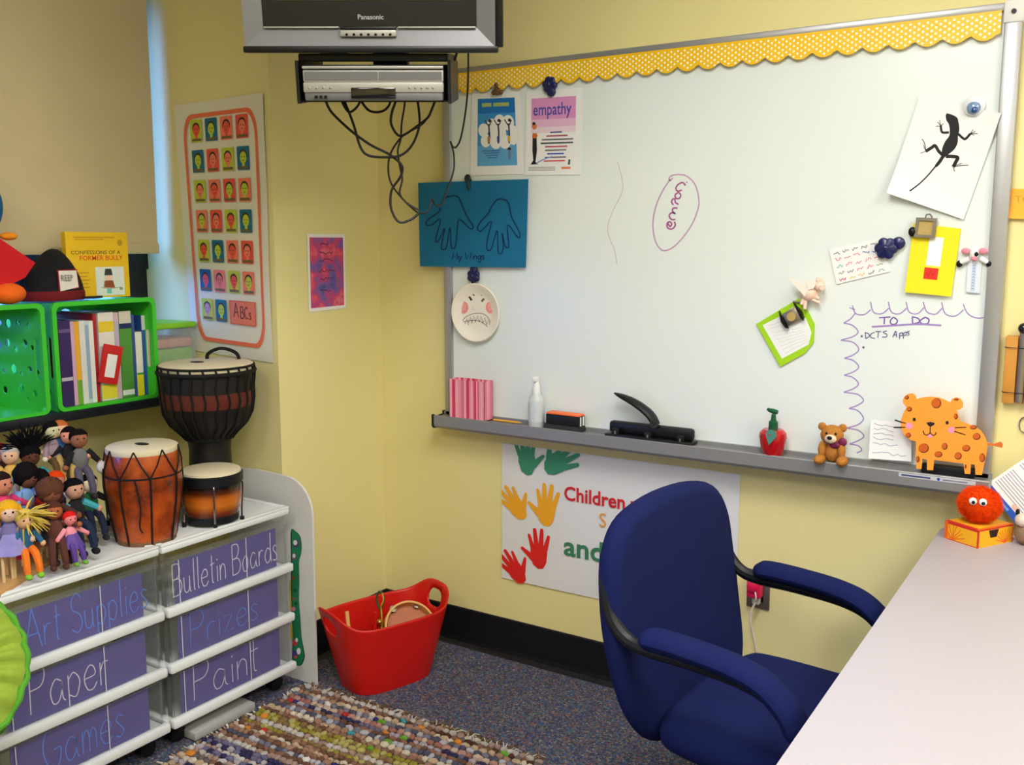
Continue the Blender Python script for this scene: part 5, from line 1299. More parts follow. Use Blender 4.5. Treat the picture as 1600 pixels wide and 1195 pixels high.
p.poly(Z1([(247, 640), (255, 640), (258, 800), (250, 800)]), (226, 196, 40)); p.poly(Z1([(252, 870), (262, 870), (265, 950), (255, 950)]), (226, 196, 40))
p.build('painted_snake', M_PRINT, t, smooth=False)
# =================================================================== DRUMS
m_skin = mat('drum_skin', (226, 214, 184), .55, var=.06, scale=25, bump=.1)
m_rope = mat('black_rope', (13, 13, 15), .8, var=.2, scale=200, bump=.5)
m_darkw = mat('dark_carved_wood', (20, 17, 18), .5, var=.2, scale=30)
m_mahog = mat('mahogany_band', (92, 36, 26), .45, var=.25, scale=35)
ZC = CZT
dp = Vector((-2.52, 2.075, ZC - .008))
t = thing('djembe', 'tall black djembe drum with mahogany bands and pale skin', 'drum', dp); DM = Matrix.Translation(dp)
dz = lambda z: z if z < .235 else .235 + (z - .235) * .81
prof = [(r_, dz(z)) for r_, z in [(.088, 0), (.086, .03), (.076, .09), (.068, .15), (.066, .2), (.07, .235), (.09, .265), (.118, .3), (.136, .345), (.143, .4), (.145, .46), (.146, .52)]]
MB().lathe(prof, 40, DM).build('shell', m_darkw, t)
def band(nm, z0, z1, m, k=1.012):
    def rz(z):
        for (r0, a), (r1, b_) in zip(prof, prof[1:]):
            if a <= z <= b_: return r0 + (r1 - r0) * (z - a) / (b_ - a)
        return prof[-1][0]
    n = 6; pts = [(rz(z0 + (z1 - z0) * i / n) * k, z0 + (z1 - z0) * i / n) for i in range(n + 1)]
    pts = [(pts[0][0] * .98, pts[0][1])] + pts + [(pts[-1][0] * .98, pts[-1][1])]
    return MB().lathe(pts, 40, DM).build(nm, m, t)
band('carved_band', dz(.375), dz(.435), m_mahog); band('foot_band', .075, .135, m_mahog)
MB().lathe([(r_, dz(z)) for r_, z in [(.145, .515), (.149, .53), (.148, .54), (.14, .545), (0, .547)]], 48, DM).build('drum_skin', m_skin, t)
MB().lathe([(.026, .4885), (.026, .4888), (0, .489)], 20, DM @ TR(-.02, -.02, 0) @ SCL(1, .7, 1)).build('skin_mark', m_darkw, t)
b = MB(); b.tube([dp + Vector((.152 * math.cos(a), .152 * math.sin(a), dz(.512))) for a in [2 * math.pi * i / 48 for i in range(48)]], .007, 8, True); b.build('rope_ring', m_rope, t)
b = MB(); b.tube([dp + Vector((.150 * math.cos(a), .150 * math.sin(a), dz(.535))) for a in [2 * math.pi * i / 48 for i in range(48)]], .004, 8, True); b.build('top_ring', m_rope, t)
b = MB(); b.tube([dp + Vector((.075 * math.cos(a), .075 * math.sin(a), .24)) for a in [2 * math.pi * i / 32 for i in range(32)]], .006, 8, True); b.build('lower_ring', m_rope, t)
for k in range(24):
    a = 2 * math.pi * k / 24
    pts = [(.15, .538), (.153, .51), (.148, .45), (.148, .4), (.141, .345), (.123, .3), (.095, .265), (.077, .24)]
    MB().tube([dp + Vector((r_ * math.cos(a + (.05 if i % 2 else 0)), r_ * math.sin(a + (.05 if i % 2 else 0)), dz(z))) for i, (r_, z) in enumerate(pts)], .0032, 6).build('rope', m_rope, t)
hv = Vector((-.5, .86, 0)); sv = Vector((.86, .5, 0)); hc = dp + Vector((-.03, .09, dz(.545)))
MB().tube(cat_rom([hc - sv * .05 + Vector((0, 0, -.01)), hc - sv * .045 + Vector((0, 0, .018)), hc + Vector((0, 0, .036)), hc + sv * .05 + Vector((0, 0, .02)), hc + sv * .062 + Vector((0, 0, -.015))], 6), .006, 8).build('rope_handle', m_rope, t)
# barrel drum
bpz = Vector((-2.405, 1.735, ZC - .006)); t = thing('barrel_drum', 'amber brown barrel drum laced with black cord', 'drum', bpz)
BMx = Matrix.Translation(bpz)
def amber():
    m = mat('amber_wood', (170, 74, 18), .35, var=.1, scale=12, coat=.3)
    nt = m.node_tree; b = nt.nodes['Principled BSDF']; tc = [n for n in nt.nodes if n.type == 'TEX_COORD'][0]
    n = nt.nodes.new('ShaderNodeTexNoise'); n.inputs['Scale'].default_value = 9; n.inputs['Detail'].default_value = 5; n.inputs['Roughness'].default_value = .65; nt.links.new(tc.outputs['Object'], n.inputs['Vector'])
    c_ = nt.nodes.new('ShaderNodeValToRGB'); el = c_.color_ramp.elements
    el[0].position, el[0].color = .34, (*lin((64, 26, 12)), 1); el[1].position, el[1].color = .62, (*lin((190, 84, 18)), 1); e_ = el.new(.48); e_.color = (*lin((150, 58, 14)), 1)
    nt.links.new(n.outputs['Fac'], c_.inputs[0]); nt.links.new(c_.outputs[0], b.inputs['Base Color']); return m
m_amber = amber()
bpf = [(.08, 0), (.082, .006), (.092, .06), (.102, .12), (.108, .175), (.107, .22), (.103, .255), (.098, .272)]
MB().lathe(bpf, 40, BMx).build('shell', m_amber, t)
MB().lathe([(.081, -.0), (.083, .001), (.0845, .012), (.082, .014)], 40, BMx).build('base_hoop', mat('burnt_wood', (120, 86, 60), .6, var=.2), t)
MB().lathe([(.0985, .266), (.101, .272), (.1, .283), (.094, .286), (0, .287)], 40, BMx).build('drum_skin', m_skin, t)
MB().lathe([(.026, .2872), (.026, .2876), (0, .288)], 20, BMx @ SCL(1, .6, 1)).build('skin_mark', m_darkw, t)
MB().tube([bpz + Vector((.1085 * math.cos(a), .1085 * math.sin(a), .205)) for a in [2 * math.pi * i / 40 for i in range(40)]], .0022, 6, True).build('belt_cord', m_rope, t)
for k in range(8):
    a = 2 * math.pi * k / 8 + .32; d = math.pi / 8
    V = lambda an, r_, z: bpz + Vector((r_ * math.cos(an), r_ * math.sin(an), z))
    MB().tube([V(a, .084, .004), V(a, .094, .06), V(a, .1045, .12), V(a, .1105, .175), V(a, .110, .205)], .0028, 6).build('cord', m_rope, t)
    for s in (-1, 1): MB().tube([V(a, .110, .205), V(a + s * d * .5, .1075, .24), V(a + s * d, .1015, .283)], .002, 6).build('cord_lace', m_rope, t)
q = [bpz + Vector((.112 * math.cos(a), .112 * math.sin(a), z)) for a, z in [(-.85, .205), (-.8, .18), (-.74, .12), (-.78, .07), (-.72, .05)]]
MB().tube(cat_rom(q, 5), .0022, 6).build('loose_cord', m_rope, t)
# bongos
c1 = Vector((-2.385, 1.962, ZC - .006)); c2 = Vector((-2.602, 1.832, ZC - .006))
t = thing('bongo_drums', 'pair of sunburst bongo drums with black rims and chrome lugs', 'drum', c1)
def sunburst():
    m = mat('sunburst_lacquer', (190, 96, 20), .25, var=.1, coat=.5)
    nt = m.node_tree; b = nt.nodes['Principled BSDF']; tc = [n for n in nt.nodes if n.type == 'TEX_COORD'][0]
    s_ = nt.nodes.new('ShaderNodeSeparateXYZ'); nt.links.new(tc.outputs['Object'], s_.inputs[0]); c_ = nt.nodes.new('ShaderNodeValToRGB'); el = c_.color_ramp.elements
    mr = nt.nodes.new('ShaderNodeMapRange'); mr.inputs['From Min'].default_value = 0; mr.inputs['From Max'].default_value = .15; nt.links.new(s_.outputs['Z'], mr.inputs['Value'])
    el[0].position, el[0].color = .18, (*lin((22, 16, 14)), 1); el[1].position, el[1].color = .84, (*lin((18, 14, 14)), 1)
    for q_, k_ in ((.30, (120, 50, 14)), (.46, (206, 116, 30)), (.6, (200, 104, 24)), (.72, (90, 38, 12))): e_ = el.new(q_); e_.color = (*lin(k_), 1)
    nt.links.new(mr.outputs[0], c_.inputs[0]); nt.links.new(c_.outputs[0], b.inputs['Base Color']); return m
m_sun = sunburst(); m_chrome = mat('chrome', (210, 210, 212), .12, 1.0, var=.02)
for c_, R_ in ((c1, .093), (c2, .08)):
    M = Matrix.Translation(c_)
    sh_ = MB().lathe([(R_ * .84, .018), (R_ * .84, .02), (R_ * .93, .07), (R_ * .985, .12), (R_, .15)], 36, M).build('shell', m_sun, t)
    MB().lathe([(R_ * 1.0, .128), (R_ * 1.045, .13), (R_ * 1.05, .158), (R_ * 1.0, .162)], 36, M).build('rim', m_black, t)
    MB().lathe([(R_ * 1.0, .158), (R_ * .98, .168), (R_ * .9, .172), (0, .173)], 36, M).build('drum_skin', m_skin, t)
    MB().lathe([(R_ * .86, .010), (R_ * .87, .012), (R_ * .87, .03), (R_ * .84, .032)], 36, M).build('bottom_ring', m_black, t)
    for k in range(5):
        a = 2 * math.pi * k / 5 - .62; d = Vector((math.cos(a), math.sin(a), 0))
        MB().tube(cat_rom([c_ + d * R_ * .98 + Vector((0, 0, .012)), c_ + d * R_ * .99 + Vector((0, 0, .05)), c_ + d * R_ * 1.04 + Vector((0, 0, .11)), c_ + d * R_ * 1.03 + Vector((0, 0, .13)), c_ + d * R_ * .99 + Vector((0, 0, .134))], 4), .003, 8).build('lug', m_chrome, t)
        MB().cyl(c_ + d * R_ * .98, c_ + d * R_ * .98 + Vector((0, 0, .016)), .007, n=10).build('lug_nut', m_black, t)
m_ = (c2 - c1).normalized(); a_ = c1 + m_ * .088; b_ = c2 - m_ * .074
MB().cyl(a_ + Vector((0, 0, .08)), b_ + Vector((0, 0, .08)), .03, n=14).build('centre_block', m_black, t)

# =================================================================== DOLLS ON A PEG STAND
E0 = Vector((-2.333, 1.293, 0)); Ev = Vector((-.516, .856, 0)).normalized(); Nv = Vector((-.856, -.516, 0)).normalized()
ZS = ZC - .006
stn = thing('doll_stand', 'flat wooden stand with upright pegs holding the dolls', 'stand', E0 + Ev * .1 + Nv * .1 + Vector((0, 0, ZS)))
SMx = frame(Ev, Nv, (0, 0, 1), E0 + Vector((0, 0, ZS)))
m_ply = mat('plywood', (196, 150, 92), .6, var=.12, scale=18)
m_peg = mat('birch_peg', (224, 192, 142), .6, var=.1, scale=30)
MB().rbox(-.11, .385, .002, .16, 0, .014, .002, 2, SMx).build('base', m_ply, stn)
PEGS = []
def doll(hx, hy, s, lab, skin, hair, top, legs, shoe, yaw=0.0, tilt=0.0, scale=1.0, hairstyle='cap', sleeves=None, hands=None, armpose=(.9, .9), skirt=None, sit=True, extra=None, showlegs=True):
    """cloth doll; (hx,hy) = head in the photo, s = distance along the stand; facing the room"""
    P0 = E0 + Ev * s
    h = onplane(P0, Ev, hx, hy)
    S = .135 * scale
    face = math.atan2(-h.y, -h.x) + math.pi / 2 + yaw      # local -y looks at the room
    org = h - Vector((0, 0, .80 * S))
    if org.z < ZS + .016 + .42 * S: org.z = ZS + .016 + .42 * S if sit else org.z
    M = Matrix.Translation(org) @ RZ(face) @ RY(tilt)
    t = thing('cloth_doll', lab, 'doll', M=M, group='cloth dolls on the peg stand')
    sk = mat('felt_%d_%d_%d' % skin, skin, .9, var=.12, scale=120); hr = mat('yarn_%d_%d_%d' % hair, hair, .95, var=.25, scale=160, bump=.8, bscale=400, spec=.05)
    tp_ = mat('cloth_%d_%d_%d' % top, top, .9, var=.15, scale=110, bump=.3); lg_ = mat('cloth_%d_%d_%d' % legs, legs, .9, var=.15, scale=110, bump=.3); so_ = mat('cloth_%d_%d_%d' % shoe, shoe, .8, var=.1)
    sl = mat('cloth_%d_%d_%d' % sleeves, sleeves, .9, var=.15, scale=110) if sleeves else tp_
    hd_ = mat('felt_%d_%d_%d' % hands, hands, .9) if hands else sk
    g = lambda nm, o, r, m, par=None: MB().ell(Vector(o) * S, [q * S for q in r], 14, 9, M=M).build(nm, m, par or t)
    V = lambda o: M @ (Vector(o) * S)
    g('torso', (0, 0, .38), (.17, .12, .26), tp_)
    hd = g('head', (0, -.01, .80), (.17, .16, .18), sk)
    for q in (-.06, .06): g('eye', (q, -.155, .83), (.02, .012, .02), m_dark, hd)
    g('nose', (0, -.17, .78), (.022, .02, .02), sk, hd)
    if hairstyle == 'cap': MB().ell((0, .03 * S, .86 * S), (.185 * S, .175 * S, .155 * S), 16, 10, M=M, fn=lambda d: (1 + .06 * mnoise.noise(d * 7)) * (.8 if d.y < -.5 and d.z < .3 else 1)).build('hair', hr, hd)
    elif hairstyle == 'curly': MB().ell((0, .03 * S, .86 * S), (.23 * S, .2 * S, .22 * S), 22, 14, M=M, fn=lambda d: 1 + .14 * mnoise.noise(d * 9)).build('hair', hr, hd)
    elif hairstyle == 'long':
        b = MB(); rr = random.Random(int(hx * 7))
        b.ell((0, .03 * S, .87 * S), (.19 * S, .18 * S, .16 * S), 16, 10, M=M)
        for k in range(26):
            a = math.radians(rr.uniform(-40, 220)); x, y = math.cos(a) * .17, math.sin(a) * .15
            b.tube([V((x, y, .92)), V((x * 1.25, y * 1.25, .78)), V((x * 1.4, y * 1.3, .58 + rr.uniform(-.08, .08)))], [.035 * S, .035 * S, .015 * S], 6)
        b.build('hair', hr, hd)
    elif hairstyle in ('spiky', 'fan'):
        b = MB(); rr = random.Random(int(hx * 3 + 1)); b.ell((0, .03 * S, .88 * S), (.2 * S, .18 * S, .17 * S), 16, 10, M=M)
        for k in range(70 if hairstyle == 'spiky' else 44):
            if hairstyle == 'spiky': d = Vector((rr.uniform(-1.1, 1.1), rr.uniform(-.3, .6), rr.uniform(.35, 1.1))).normalized(); Ln = rr.uniform(.45, .62)
            else: d = Vector((rr.uniform(-.2, 1.4), rr.uniform(-.5, .2), rr.uniform(-.75, .3))).normalized(); Ln = rr.uniform(.4, .62)
            o = Vector((0, .02, .9)); b.tube([V(o + d * .1), V(o + d * Ln * .6), V(o + d * Ln + Vector((rr.uniform(-.06, .06), 0, -.05)))], [.024 * S, .02 * S, .006 * S], 5)
        b.build('hair', hr, hd)
    for i, s_ in enumerate((-1, 1)):
        ap = armpose[i]; e0 = Vector((s_ * .15, 0, .55)); dr = Vector((s_ * math.sin(ap), -.25, -math.cos(ap))).normalized()
        ar = MB().tube([V(e0), V(e0 + dr * .16), V(e0 + dr * .3)], [.07 * S, .065 * S, .055 * S], 8).build('arm', sl, t)
        g('hand', e0 + dr * .34, (.06, .06, .065), hd_, ar)
    if skirt:
        MB().lathe([(.14 * S, .42 * S), (.2 * S, .3 * S), (.3 * S, .06 * S), (.28 * S, .05 * S), (.1 * S, .35 * S)], 20, M, fn=lambda a, z: 1 + .08 * math.sin(7 * a)).build('skirt', mat('cloth_%d_%d_%d' % skirt, skirt, .6, var=.3, scale=60, sheen=.3), t)
    for s_ in ((-1, 1) if showlegs else ()):
        pts = [V((s_ * .07, 0, .2)), V((s_ * .1, -.22, .12)), V((s_ * .12, -.34, -.12)), V((s_ * .12, -.36, -.26))] if sit else [V((s_ * .08, 0, .2)), V((s_ * .09, -.02, -.05)), V((s_ * .1, -.04, -.26))]
        q = cat_rom(pts, 3); lo_ = MB().tube(q, [.085 * S - .02 * S * i / len(q) for i in range(len(q))], 8).build('leg', lg_, t)
        e_ = (s_ * .12, -.41, -.32) if sit else (s_ * .1, -.09, -.32)
        g('shoe', e_, (.07, .11, .065), so_, lo_)
    if extra: extra(t, g, V, S)
    PEGS.append((org + Vector((0, 0, .18 * S)), S))
    return t
DKS, MED, LGT, PAL = (92, 50, 36), (150, 96, 70), (226, 180, 150), (232, 214, 186)
BLKH = (24, 21, 22)
doll(47, 714, .31, 'doll with a huge upright mop of black hair and turquoise top', DKS, (20, 20, 24), (44, 158, 166), (60, 60, 70), (40, 36, 36), .3, hairstyle='spiky', scale=1.1)
doll(82, 673, .37, 'doll with black hair and lavender shirt at the top of the stand', (206, 200, 160), BLKH, (158, 138, 156), (96, 74, 40), (60, 50, 40), .5, hands=(226, 222, 204), armpose=(.3, .3))
doll(94, 671, .385, 'orange-haired doll in blue behind the lavender-shirted doll', LGT, (206, 110, 60), (50, 96, 160), (190, 160, 100), (120, 90, 60), .2, scale=.95)
doll(107, 681, .378, 'doll with black hair, rosy face and black jacket', (222, 150, 134), BLKH, (26, 26, 32), (190, 160, 96), (40, 40, 44), -.2, scale=.95)
def ball(t, g, V, S): g('ball', (.42, -.2, .2), (.17, .15, .15), mat('white_felt', (228, 224, 222), .9))
doll(123, 686, .37, 'doll in grey shirt with black sleeves holding a white ball', MED, (26, 22, 22), (112, 112, 116), (88, 84, 104), (50, 40, 40), .25, sleeves=(22, 22, 26), armpose=(.5, .7), scale=1.05, extra=ball)
doll(16, 712, .28, 'grey-haired doll in yellow and lilac at the left edge', LGT, (190, 184, 184), (222, 176, 84), (196, 190, 196), (150, 140, 140), -.2)
doll(-2, 708, .30, 'doll with red cap and rosy face cut off by the left edge', (224, 150, 130), (186, 36, 34), (60, 44, 40), (50, 50, 60), (40, 36, 36), -.3)
doll(33, 748, .19, 'doll in light blue shirt and jeans leaning to the right', (112, 66, 52), (26, 22, 24), (124, 166, 222), (66, 76, 112), (170, 110, 80), .75, tilt=.15, hairstyle='curly', scale=1.15, armpose=(.4, 1.3))
doll(60, 752, .25, 'dark-haired doll in a red shirt behind the blue-shirted doll', (112, 62, 52), (28, 22, 24), (170, 24, 34), (36, 40, 70), (30, 28, 34), .2, hairstyle='curly', scale=.95)
doll(87, 752, .29, 'doll with bright orange hair, navy overalls and cream arms', (190, 120, 100), (238, 72, 22), (30, 40, 96), (34, 44, 100), (40, 36, 40), .2, sleeves=(234, 226, 206), armpose=(.9, .8), scale=1.05)
doll(2, 757, .13, 'doll in pink jumper, jeans and pink shoes', (200, 130, 106), (40, 30, 30), (224, 62, 116), (36, 58, 128), (226, 40, 110), .7, scale=1.2, armpose=(.4, 1.0))
doll(80, 789, .16, 'doll with bushy brown curls bending forward', (130, 76, 56), (98, 62, 48), (74, 44, 36), (60, 40, 36), (50, 32, 30), .3, hairstyle='curly', scale=1.15)
doll(86, 824, .12, 'brown furry doll with outstretched arms near the stand front', (168, 92, 60), (90, 52, 40), (96, 54, 44), (86, 46, 40), (80, 44, 38), .1, armpose=(1.35, 1.3), scale=.92)
doll(15, 831, .03, 'golden-haired doll in a shiny lavender dress', (226, 188, 178), (246, 178, 44), (120, 112, 168), (226, 188, 178), (200, 180, 190), .1, hairstyle='long', skirt=(142, 136, 206), scale=1.05, armpose=(.4, .6), showlegs=False)
doll(40, 838, .045, 'straw-haired doll with orange trousers and lime green shoes', (222, 176, 140), (226, 198, 96), (40, 100, 140), (238, 122, 34), (132, 196, 48), .3, hairstyle='fan', scale=.9, armpose=(.4, .5))
doll(116, 773, .23, 'black-haired doll with blue sleeves, black vest and navy trousers', (200, 150, 130), (22, 20, 24), (24, 24, 30), (26, 44, 74), (20, 20, 26), .5, sleeves=(64, 160, 176), armpose=(.5, 1.0), scale=1.1)
doll(139, 756, .36, 'pale doll with black hair and green waistcoat at the right end', PAL, (22, 22, 24), (44, 112, 72), (30, 36, 64), (28, 28, 36), .4, sleeves=(28, 30, 30), armpose=(.8, .95), scale=1.0)
doll(109, 811, .14, 'doll with red flower hair and pink spotted dress', (230, 130, 140), (222, 36, 34), (236, 150, 170), (90, 60, 150), (110, 170, 60), .5, skirt=(92, 60, 156), scale=.75)
for q, S in PEGS:
    if q.z > ZS + .03: MB().cyl((q.x, q.y, ZS + .012), (q.x, q.y, max(q.z, ZS + .04)), .0042, n=10).build('peg', m_peg, stn)
for s_, n_, h_ in [(-.03, .05, .07), (0.0, .03, .075), (.0, .075, .08), (.035, .02, .07), (.06, .055, .08), (.095, .02, .075), (.125, .05, .08), (.165, .02, .085), (.2, .02, .085), (.22, .05, .09), (.26, .03, .08), (-.06, .02, .065)]:
    q = SMx @ Vector((s_, n_, .012)); MB().cyl(q, q + Vector((0, 0, h_)), .0042, n=10).build('peg', m_peg, stn)
# =================================================================== SILL: CRATES, BOOKS, BOX, HAT, PLUSH
ZSL = .9852
m_lime = mat('lime_green_plastic', (62, 200, 46), .4, var=.05, scale=10, spec=.4)
def crate(y0, y1, label):
    xf, xb, z0, z1 = -2.752, -3.035, ZSL, 1.318
    t = thing('plastic_crate', label, 'crate', ((xf + xb) / 2, (y0 + y1) / 2, ZSL), group='lime crates on the sill')
    ins = .016
    # side panels taper to the back; bubbles of different sizes are real holes
    holes = [(.05, .06, .011), (.085, .04, .007), (.12, .07, .016), (.16, .05, .009), (.2, .06, .012), (.07, .13, .013), (.11, .115, .008), (.15, .13, .015), (.2, .12, .008), (.05, .2, .009), (.085, .21, .015), (.13, .19, .01), (.17, .21, .013), (.21, .2, .009), (.06, .265, .011), (.11, .275, .009), (.16, .27, .014), (.2, .27, .008)]
    def side(y, yb_, lab='side_panel'):
        M = frame((-1, (yb_ - y) / (xf - xb), 0), (0, 0, 1), (0, 1 if yb_ > y else -1, 0), Vector((xf, y, z0)))
        sl = [(.028 + .010 * math.cos(a), .165 + (.055 if math.sin(a) > 0 else -.055) + .010 * math.sin(a)) for a in [2 * math.pi * k / 16 for k in range(16)]]
        hs = [circ(a, b_, r_, 12) for a, b_, r_ in holes] + [sl]
        return MB().plate([(0, 0), (xf - xb, 0), (xf - xb, z1 - z0), (0, z1 - z0)], hs, 0, .004, M).build(lab, m_lime, t, smooth=False)
    side(y0, y0 + ins); side(y1, y1 - ins)
    hs2 = [(.05 + .06 * i + (.02 if j % 2 else 0), .05 + .055 * j, .009 + .004 * ((i + 2 * j) % 3)) for i in range(4) for j in range(4)]
    for z, sg in ((z0 + .001, 1), (z1 - .005, 1)):
        MB().plate([(0, 0), (xf - xb, .0), (xf - xb, y1 - y0), (0, y1 - y0)], [circ(a, b_ + .02, r_, 12) for a, b_, r_ in hs2 if a < xf - xb - .02], 0, .004, frame((-1, 0, 0), (0, 1, 0), (0, 0, 1), Vector((xf, y0, z)))).build('flat_panel', m_lime, t, smooth=False)
    MB().plate([(y0 + ins, z0), (y1 - ins, z0), (y1 - ins, z1), (y0 + ins, z1)], [circ(y0 + .07 + .075 * i, z0 + .06 + .07 * j, .013 + .006 * ((i + j) % 3), 12) for i in range(4) for j in range(4)], 0, .004, frame((0, 1, 0), (0, 0, 1), (1, 0, 0), Vector((xb, 0, 0)))).build('back_panel', m_lime, t, smooth=False)
    ro = rrect(y0 - .006, z0 - .0, y1 + .006, z1 + .004, .022); ri = rrect(y0 + .008, z0 + .010, y1 - .008, z1 - .010, .016)
    MB().plate(ro, [ri], 0, .012, frame((0, 1, 0), (0, 0, 1), (1, 0, 0), Vector((xf - .004, 0, 0)))).build('rim', m_lime, t, smooth=False)
    return t
CR0, CR1 = 1.700, 2.056
crate(CR0, CR1, 'lime green plastic crate on its side packed with books')
crate(1.305, 1.664, 'lime green plastic crate on its side at the left edge of the sill')
m_pages = mat('book_pages', (232, 226, 212), .8, var=.05, scale=200)
def bk(y0, y1, ztop, cover, lab, depth=.2, x=-2.79, bands=(), lean=0.0, base=None):
    """standing book, spine to the room"""
    zb = base or ZSL + .006; ym = (y0 + y1) / 2
    M = Matrix.Translation((x, ym, zb)) @ RX(lean); h = ztop - zb; w = (y1 - y0) / 2
    t = thing('book', lab, 'book', M=M, group='books in the right crate')
    mc = mat('cover_%d_%d_%d' % cover, cover, .5, var=.05)
    b = MB(); b.box(-.002, .0, -w, w, 0, h, M); b.box(-depth, -.002, -w, -w + .0012, 0, h, M); b.box(-depth, -.002, w - .0012, w, 0, h, M); b.build('cover', mc, t, smooth=False)
    MB().box(-depth + .003, -.0025, -w + .0014, w - .0014, .003, h - .003, M).build('pages', m_pages, t, smooth=False)
    for z0, z1, cl in bands: MB().box(0, .0005, -w + .0005, w - .0005, z0 * h, z1 * h, M).build('spine_band', mat('band_%d_%d_%d' % cl, cl, .5), t, smooth=False)
    return t
def cy(cx): return on(0, -2.79, cx / 4.706, 560).y
def cz(cyy, cx): return on(0, -2.79, cx / 4.706, 450 + cyy / 4.706).z
BK = [(412, 440, 205, (84, 40, 34), 'tall maroon book at the left of the crate', ()), (442, 529, 238, (58, 38, 104), 'wide dark purple book in the crate', [(.3, .34, (200, 190, 210)), (.86, .9, (110, 90, 150))]), (531, 556, 245, (214, 170, 206), 'thin lilac book beside the dark purple book', ()),
      (557, 594, 248, (238, 176, 52), 'yellow book with green foot among the white notebooks', [(0, .3, (112, 168, 60))]), (596, 636, 240, (226, 226, 226), 'first white notebook right of the yellow book', ()), (637, 664, 240, (206, 216, 226), 'pale blue-grey notebook between two white notebooks', [(.05, .95, (150, 176, 206))]), (665, 698, 240, (236, 234, 230), 'second white notebook beside the red book', ()),
      (700, 722, 190, (176, 30, 34), 'tall thin red book in the middle of the crate', ()), (737, 850, 178, (232, 226, 222), 'thick white book with yellow labels top and bottom', [(.78, .9, (236, 206, 50)), (.02, .18, (236, 216, 60)), (.3, .62, (216, 170, 180))]), (852, 886, 178, (214, 184, 198), 'pale pink book beside the thick white book', [(.5, .9, (190, 180, 206))]),
      (890, 978, 168, (84, 150, 62), 'green book with white and navy top', [(.86, 1, (214, 208, 196)), (.8, .86, (30, 44, 100)), (.03, .09, (236, 236, 236))]), (981, 1000, 195, (60, 84, 148), 'thin blue book beside the green book', ()), (1002, 1050, 322, (234, 230, 222), 'short white book with yellow foot', [(0, .33, (240, 222, 40)), (.33, .36, (60, 150, 70))]),
      (1052, 1084, 200, (44, 84, 160), 'blue book with grey-white top near the crate end', [(.82, 1, (206, 204, 198))]), (1086, 1108, 300, (236, 226, 216), 'thin cream book at the right end of the crate', ())]
for a, b_, top, cv, lab, bands in BK:
    bk(cy(a), cy(b_), min(cz(top, (a + b_) / 2), 1.30), cv, lab, bands=bands)
# red booklet slanting in front
M = Matrix.Translation((-2.775, cy(752), cz(700, 740))) @ RX(math.radians(-14))
t = thing('red_booklet', 'red booklet with white panel slanting out between the books', 'booklet', M=M)
MB().box(-.004, 0, -.03, .04, 0, .125, M).build('cover', mat('booklet_red', (204, 36, 38), .5), t, smooth=False); MB().box(0, .0006, -.012, .024, .02, .095, M).build('white_panel', m_paper, t, smooth=False)
# toys in the left crate
t = thing('striped_book', 'red and orange striped book lying tilted in the left crate', 'book', (-2.86, 1.42, ZSL + .02))
M = Matrix.Translation((-2.81, 1.50, ZSL + .055)) @ RX(math.radians(-32))
for k, cl in enumerate([(196, 34, 36), (238, 104, 40), (214, 206, 70), (196, 34, 36)]): MB().box(-.15, .0, -.16, .0, .03 - k * .016, .045 - k * .016, M).build('stripe', mat('book_stripe_%d_%d_%d' % cl, cl, .5), t, smooth=False)
# clear storage box with green lid
x0, x1, y0, y1 = -2.98, -2.80, 2.075, 2.262
t = thing('storage_box', 'clear storage box with lime green lid beside the book crate', 'storage box', ((x0 + x1) / 2, (y0 + y1) / 2, ZSL))
m_clr = mat('clear_box', (214, 226, 222), .2, trans=.82)
b = MB()
for q in [(x0, x1, y0, y0 + .003), (x0, x1, y1 - .003, y1), (x0, x0 + .003, y0, y1), (x1 - .003, x1, y0, y1)]: b.box(*q, ZSL, 1.205)
b.box(x0, x1, y0, y1, ZSL, ZSL + .003); b.build('tub', m_clr, t, smooth=False)
MB().rbox(x0 - .006, x1 + .006, y0 - .006, y1 + .006, 1.205, 1.225, .006).build('lid', mat('lime_lid', (132, 204, 40), .4), t)
MB().rbox(x0 + .006, x1 - .006, y0 + .006, y1 - .006, ZSL + .004, ZSL + .09, .01).build('dark_contents', mat('mixed_dark_craft', (60, 76, 104), .8, var=.4, scale=60), t)
MB().rbox(x0 + .006, x1 - .006, y0 + .006, y1 - .006, ZSL + .092, ZSL + .15, .01).build('green_contents', mat('mixed_green_craft', (126, 186, 70), .8, var=.3, scale=60), t)
MB().rbox(x0 + .006, x1 - .006, y0 + .006, y1 - .006, ZSL + .152, ZSL + .185, .01).build('pink_contents', mat('mixed_pink_craft', (206, 140, 140), .8, var=.4, scale=90), t)
# baseball cap
ZK = 1.3235
hp = on(0, -2.87, 76, 470); hp = Vector((-2.87, hp.y, ZK)); t = thing('baseball_cap', 'black cap with dark red band and white patch on the crates', 'cap', hp, 0)
rgt = Vector((.0, 1, 0)); CPM = frame((0, 1, 0), (-1, 0, 0), (0, 0, 1), hp)      # local x -> right along the sill, y -> window
m_cap = mat('black_wool', (18, 18, 24), .9, var=.2, scale=100, bump=.3)
def capf(a, z): return 1
b = MB(); vs = []; n = 40; rings = 12
def capp(th, ph):
    x = math.cos(th) * math.cos(ph) * .106; y = math.sin(th) * math.cos(ph) * .1; z = math.sin(ph) * .118
    z += .034 * math.exp(-((x - .035) ** 2) / .0022) * math.sin(ph) ** 2 - .02 * math.exp(-((x + .05) ** 2) / .004) * math.sin(ph) ** 2
    return CPM @ Vector((x, y, z + .018))
b.grid(lambda u, v: capp(u * 2 * math.pi, v * math.pi / 2), 48, 14); b.build('crown', m_cap, t)
MB().lathe([(.1065, .0), (.1085, .003), (.1085, .026), (.106, .03)], 44, CPM @ SCL(1, .95, 1)).build('band', mat('dark_red_felt', (112, 14, 26), .85), t)
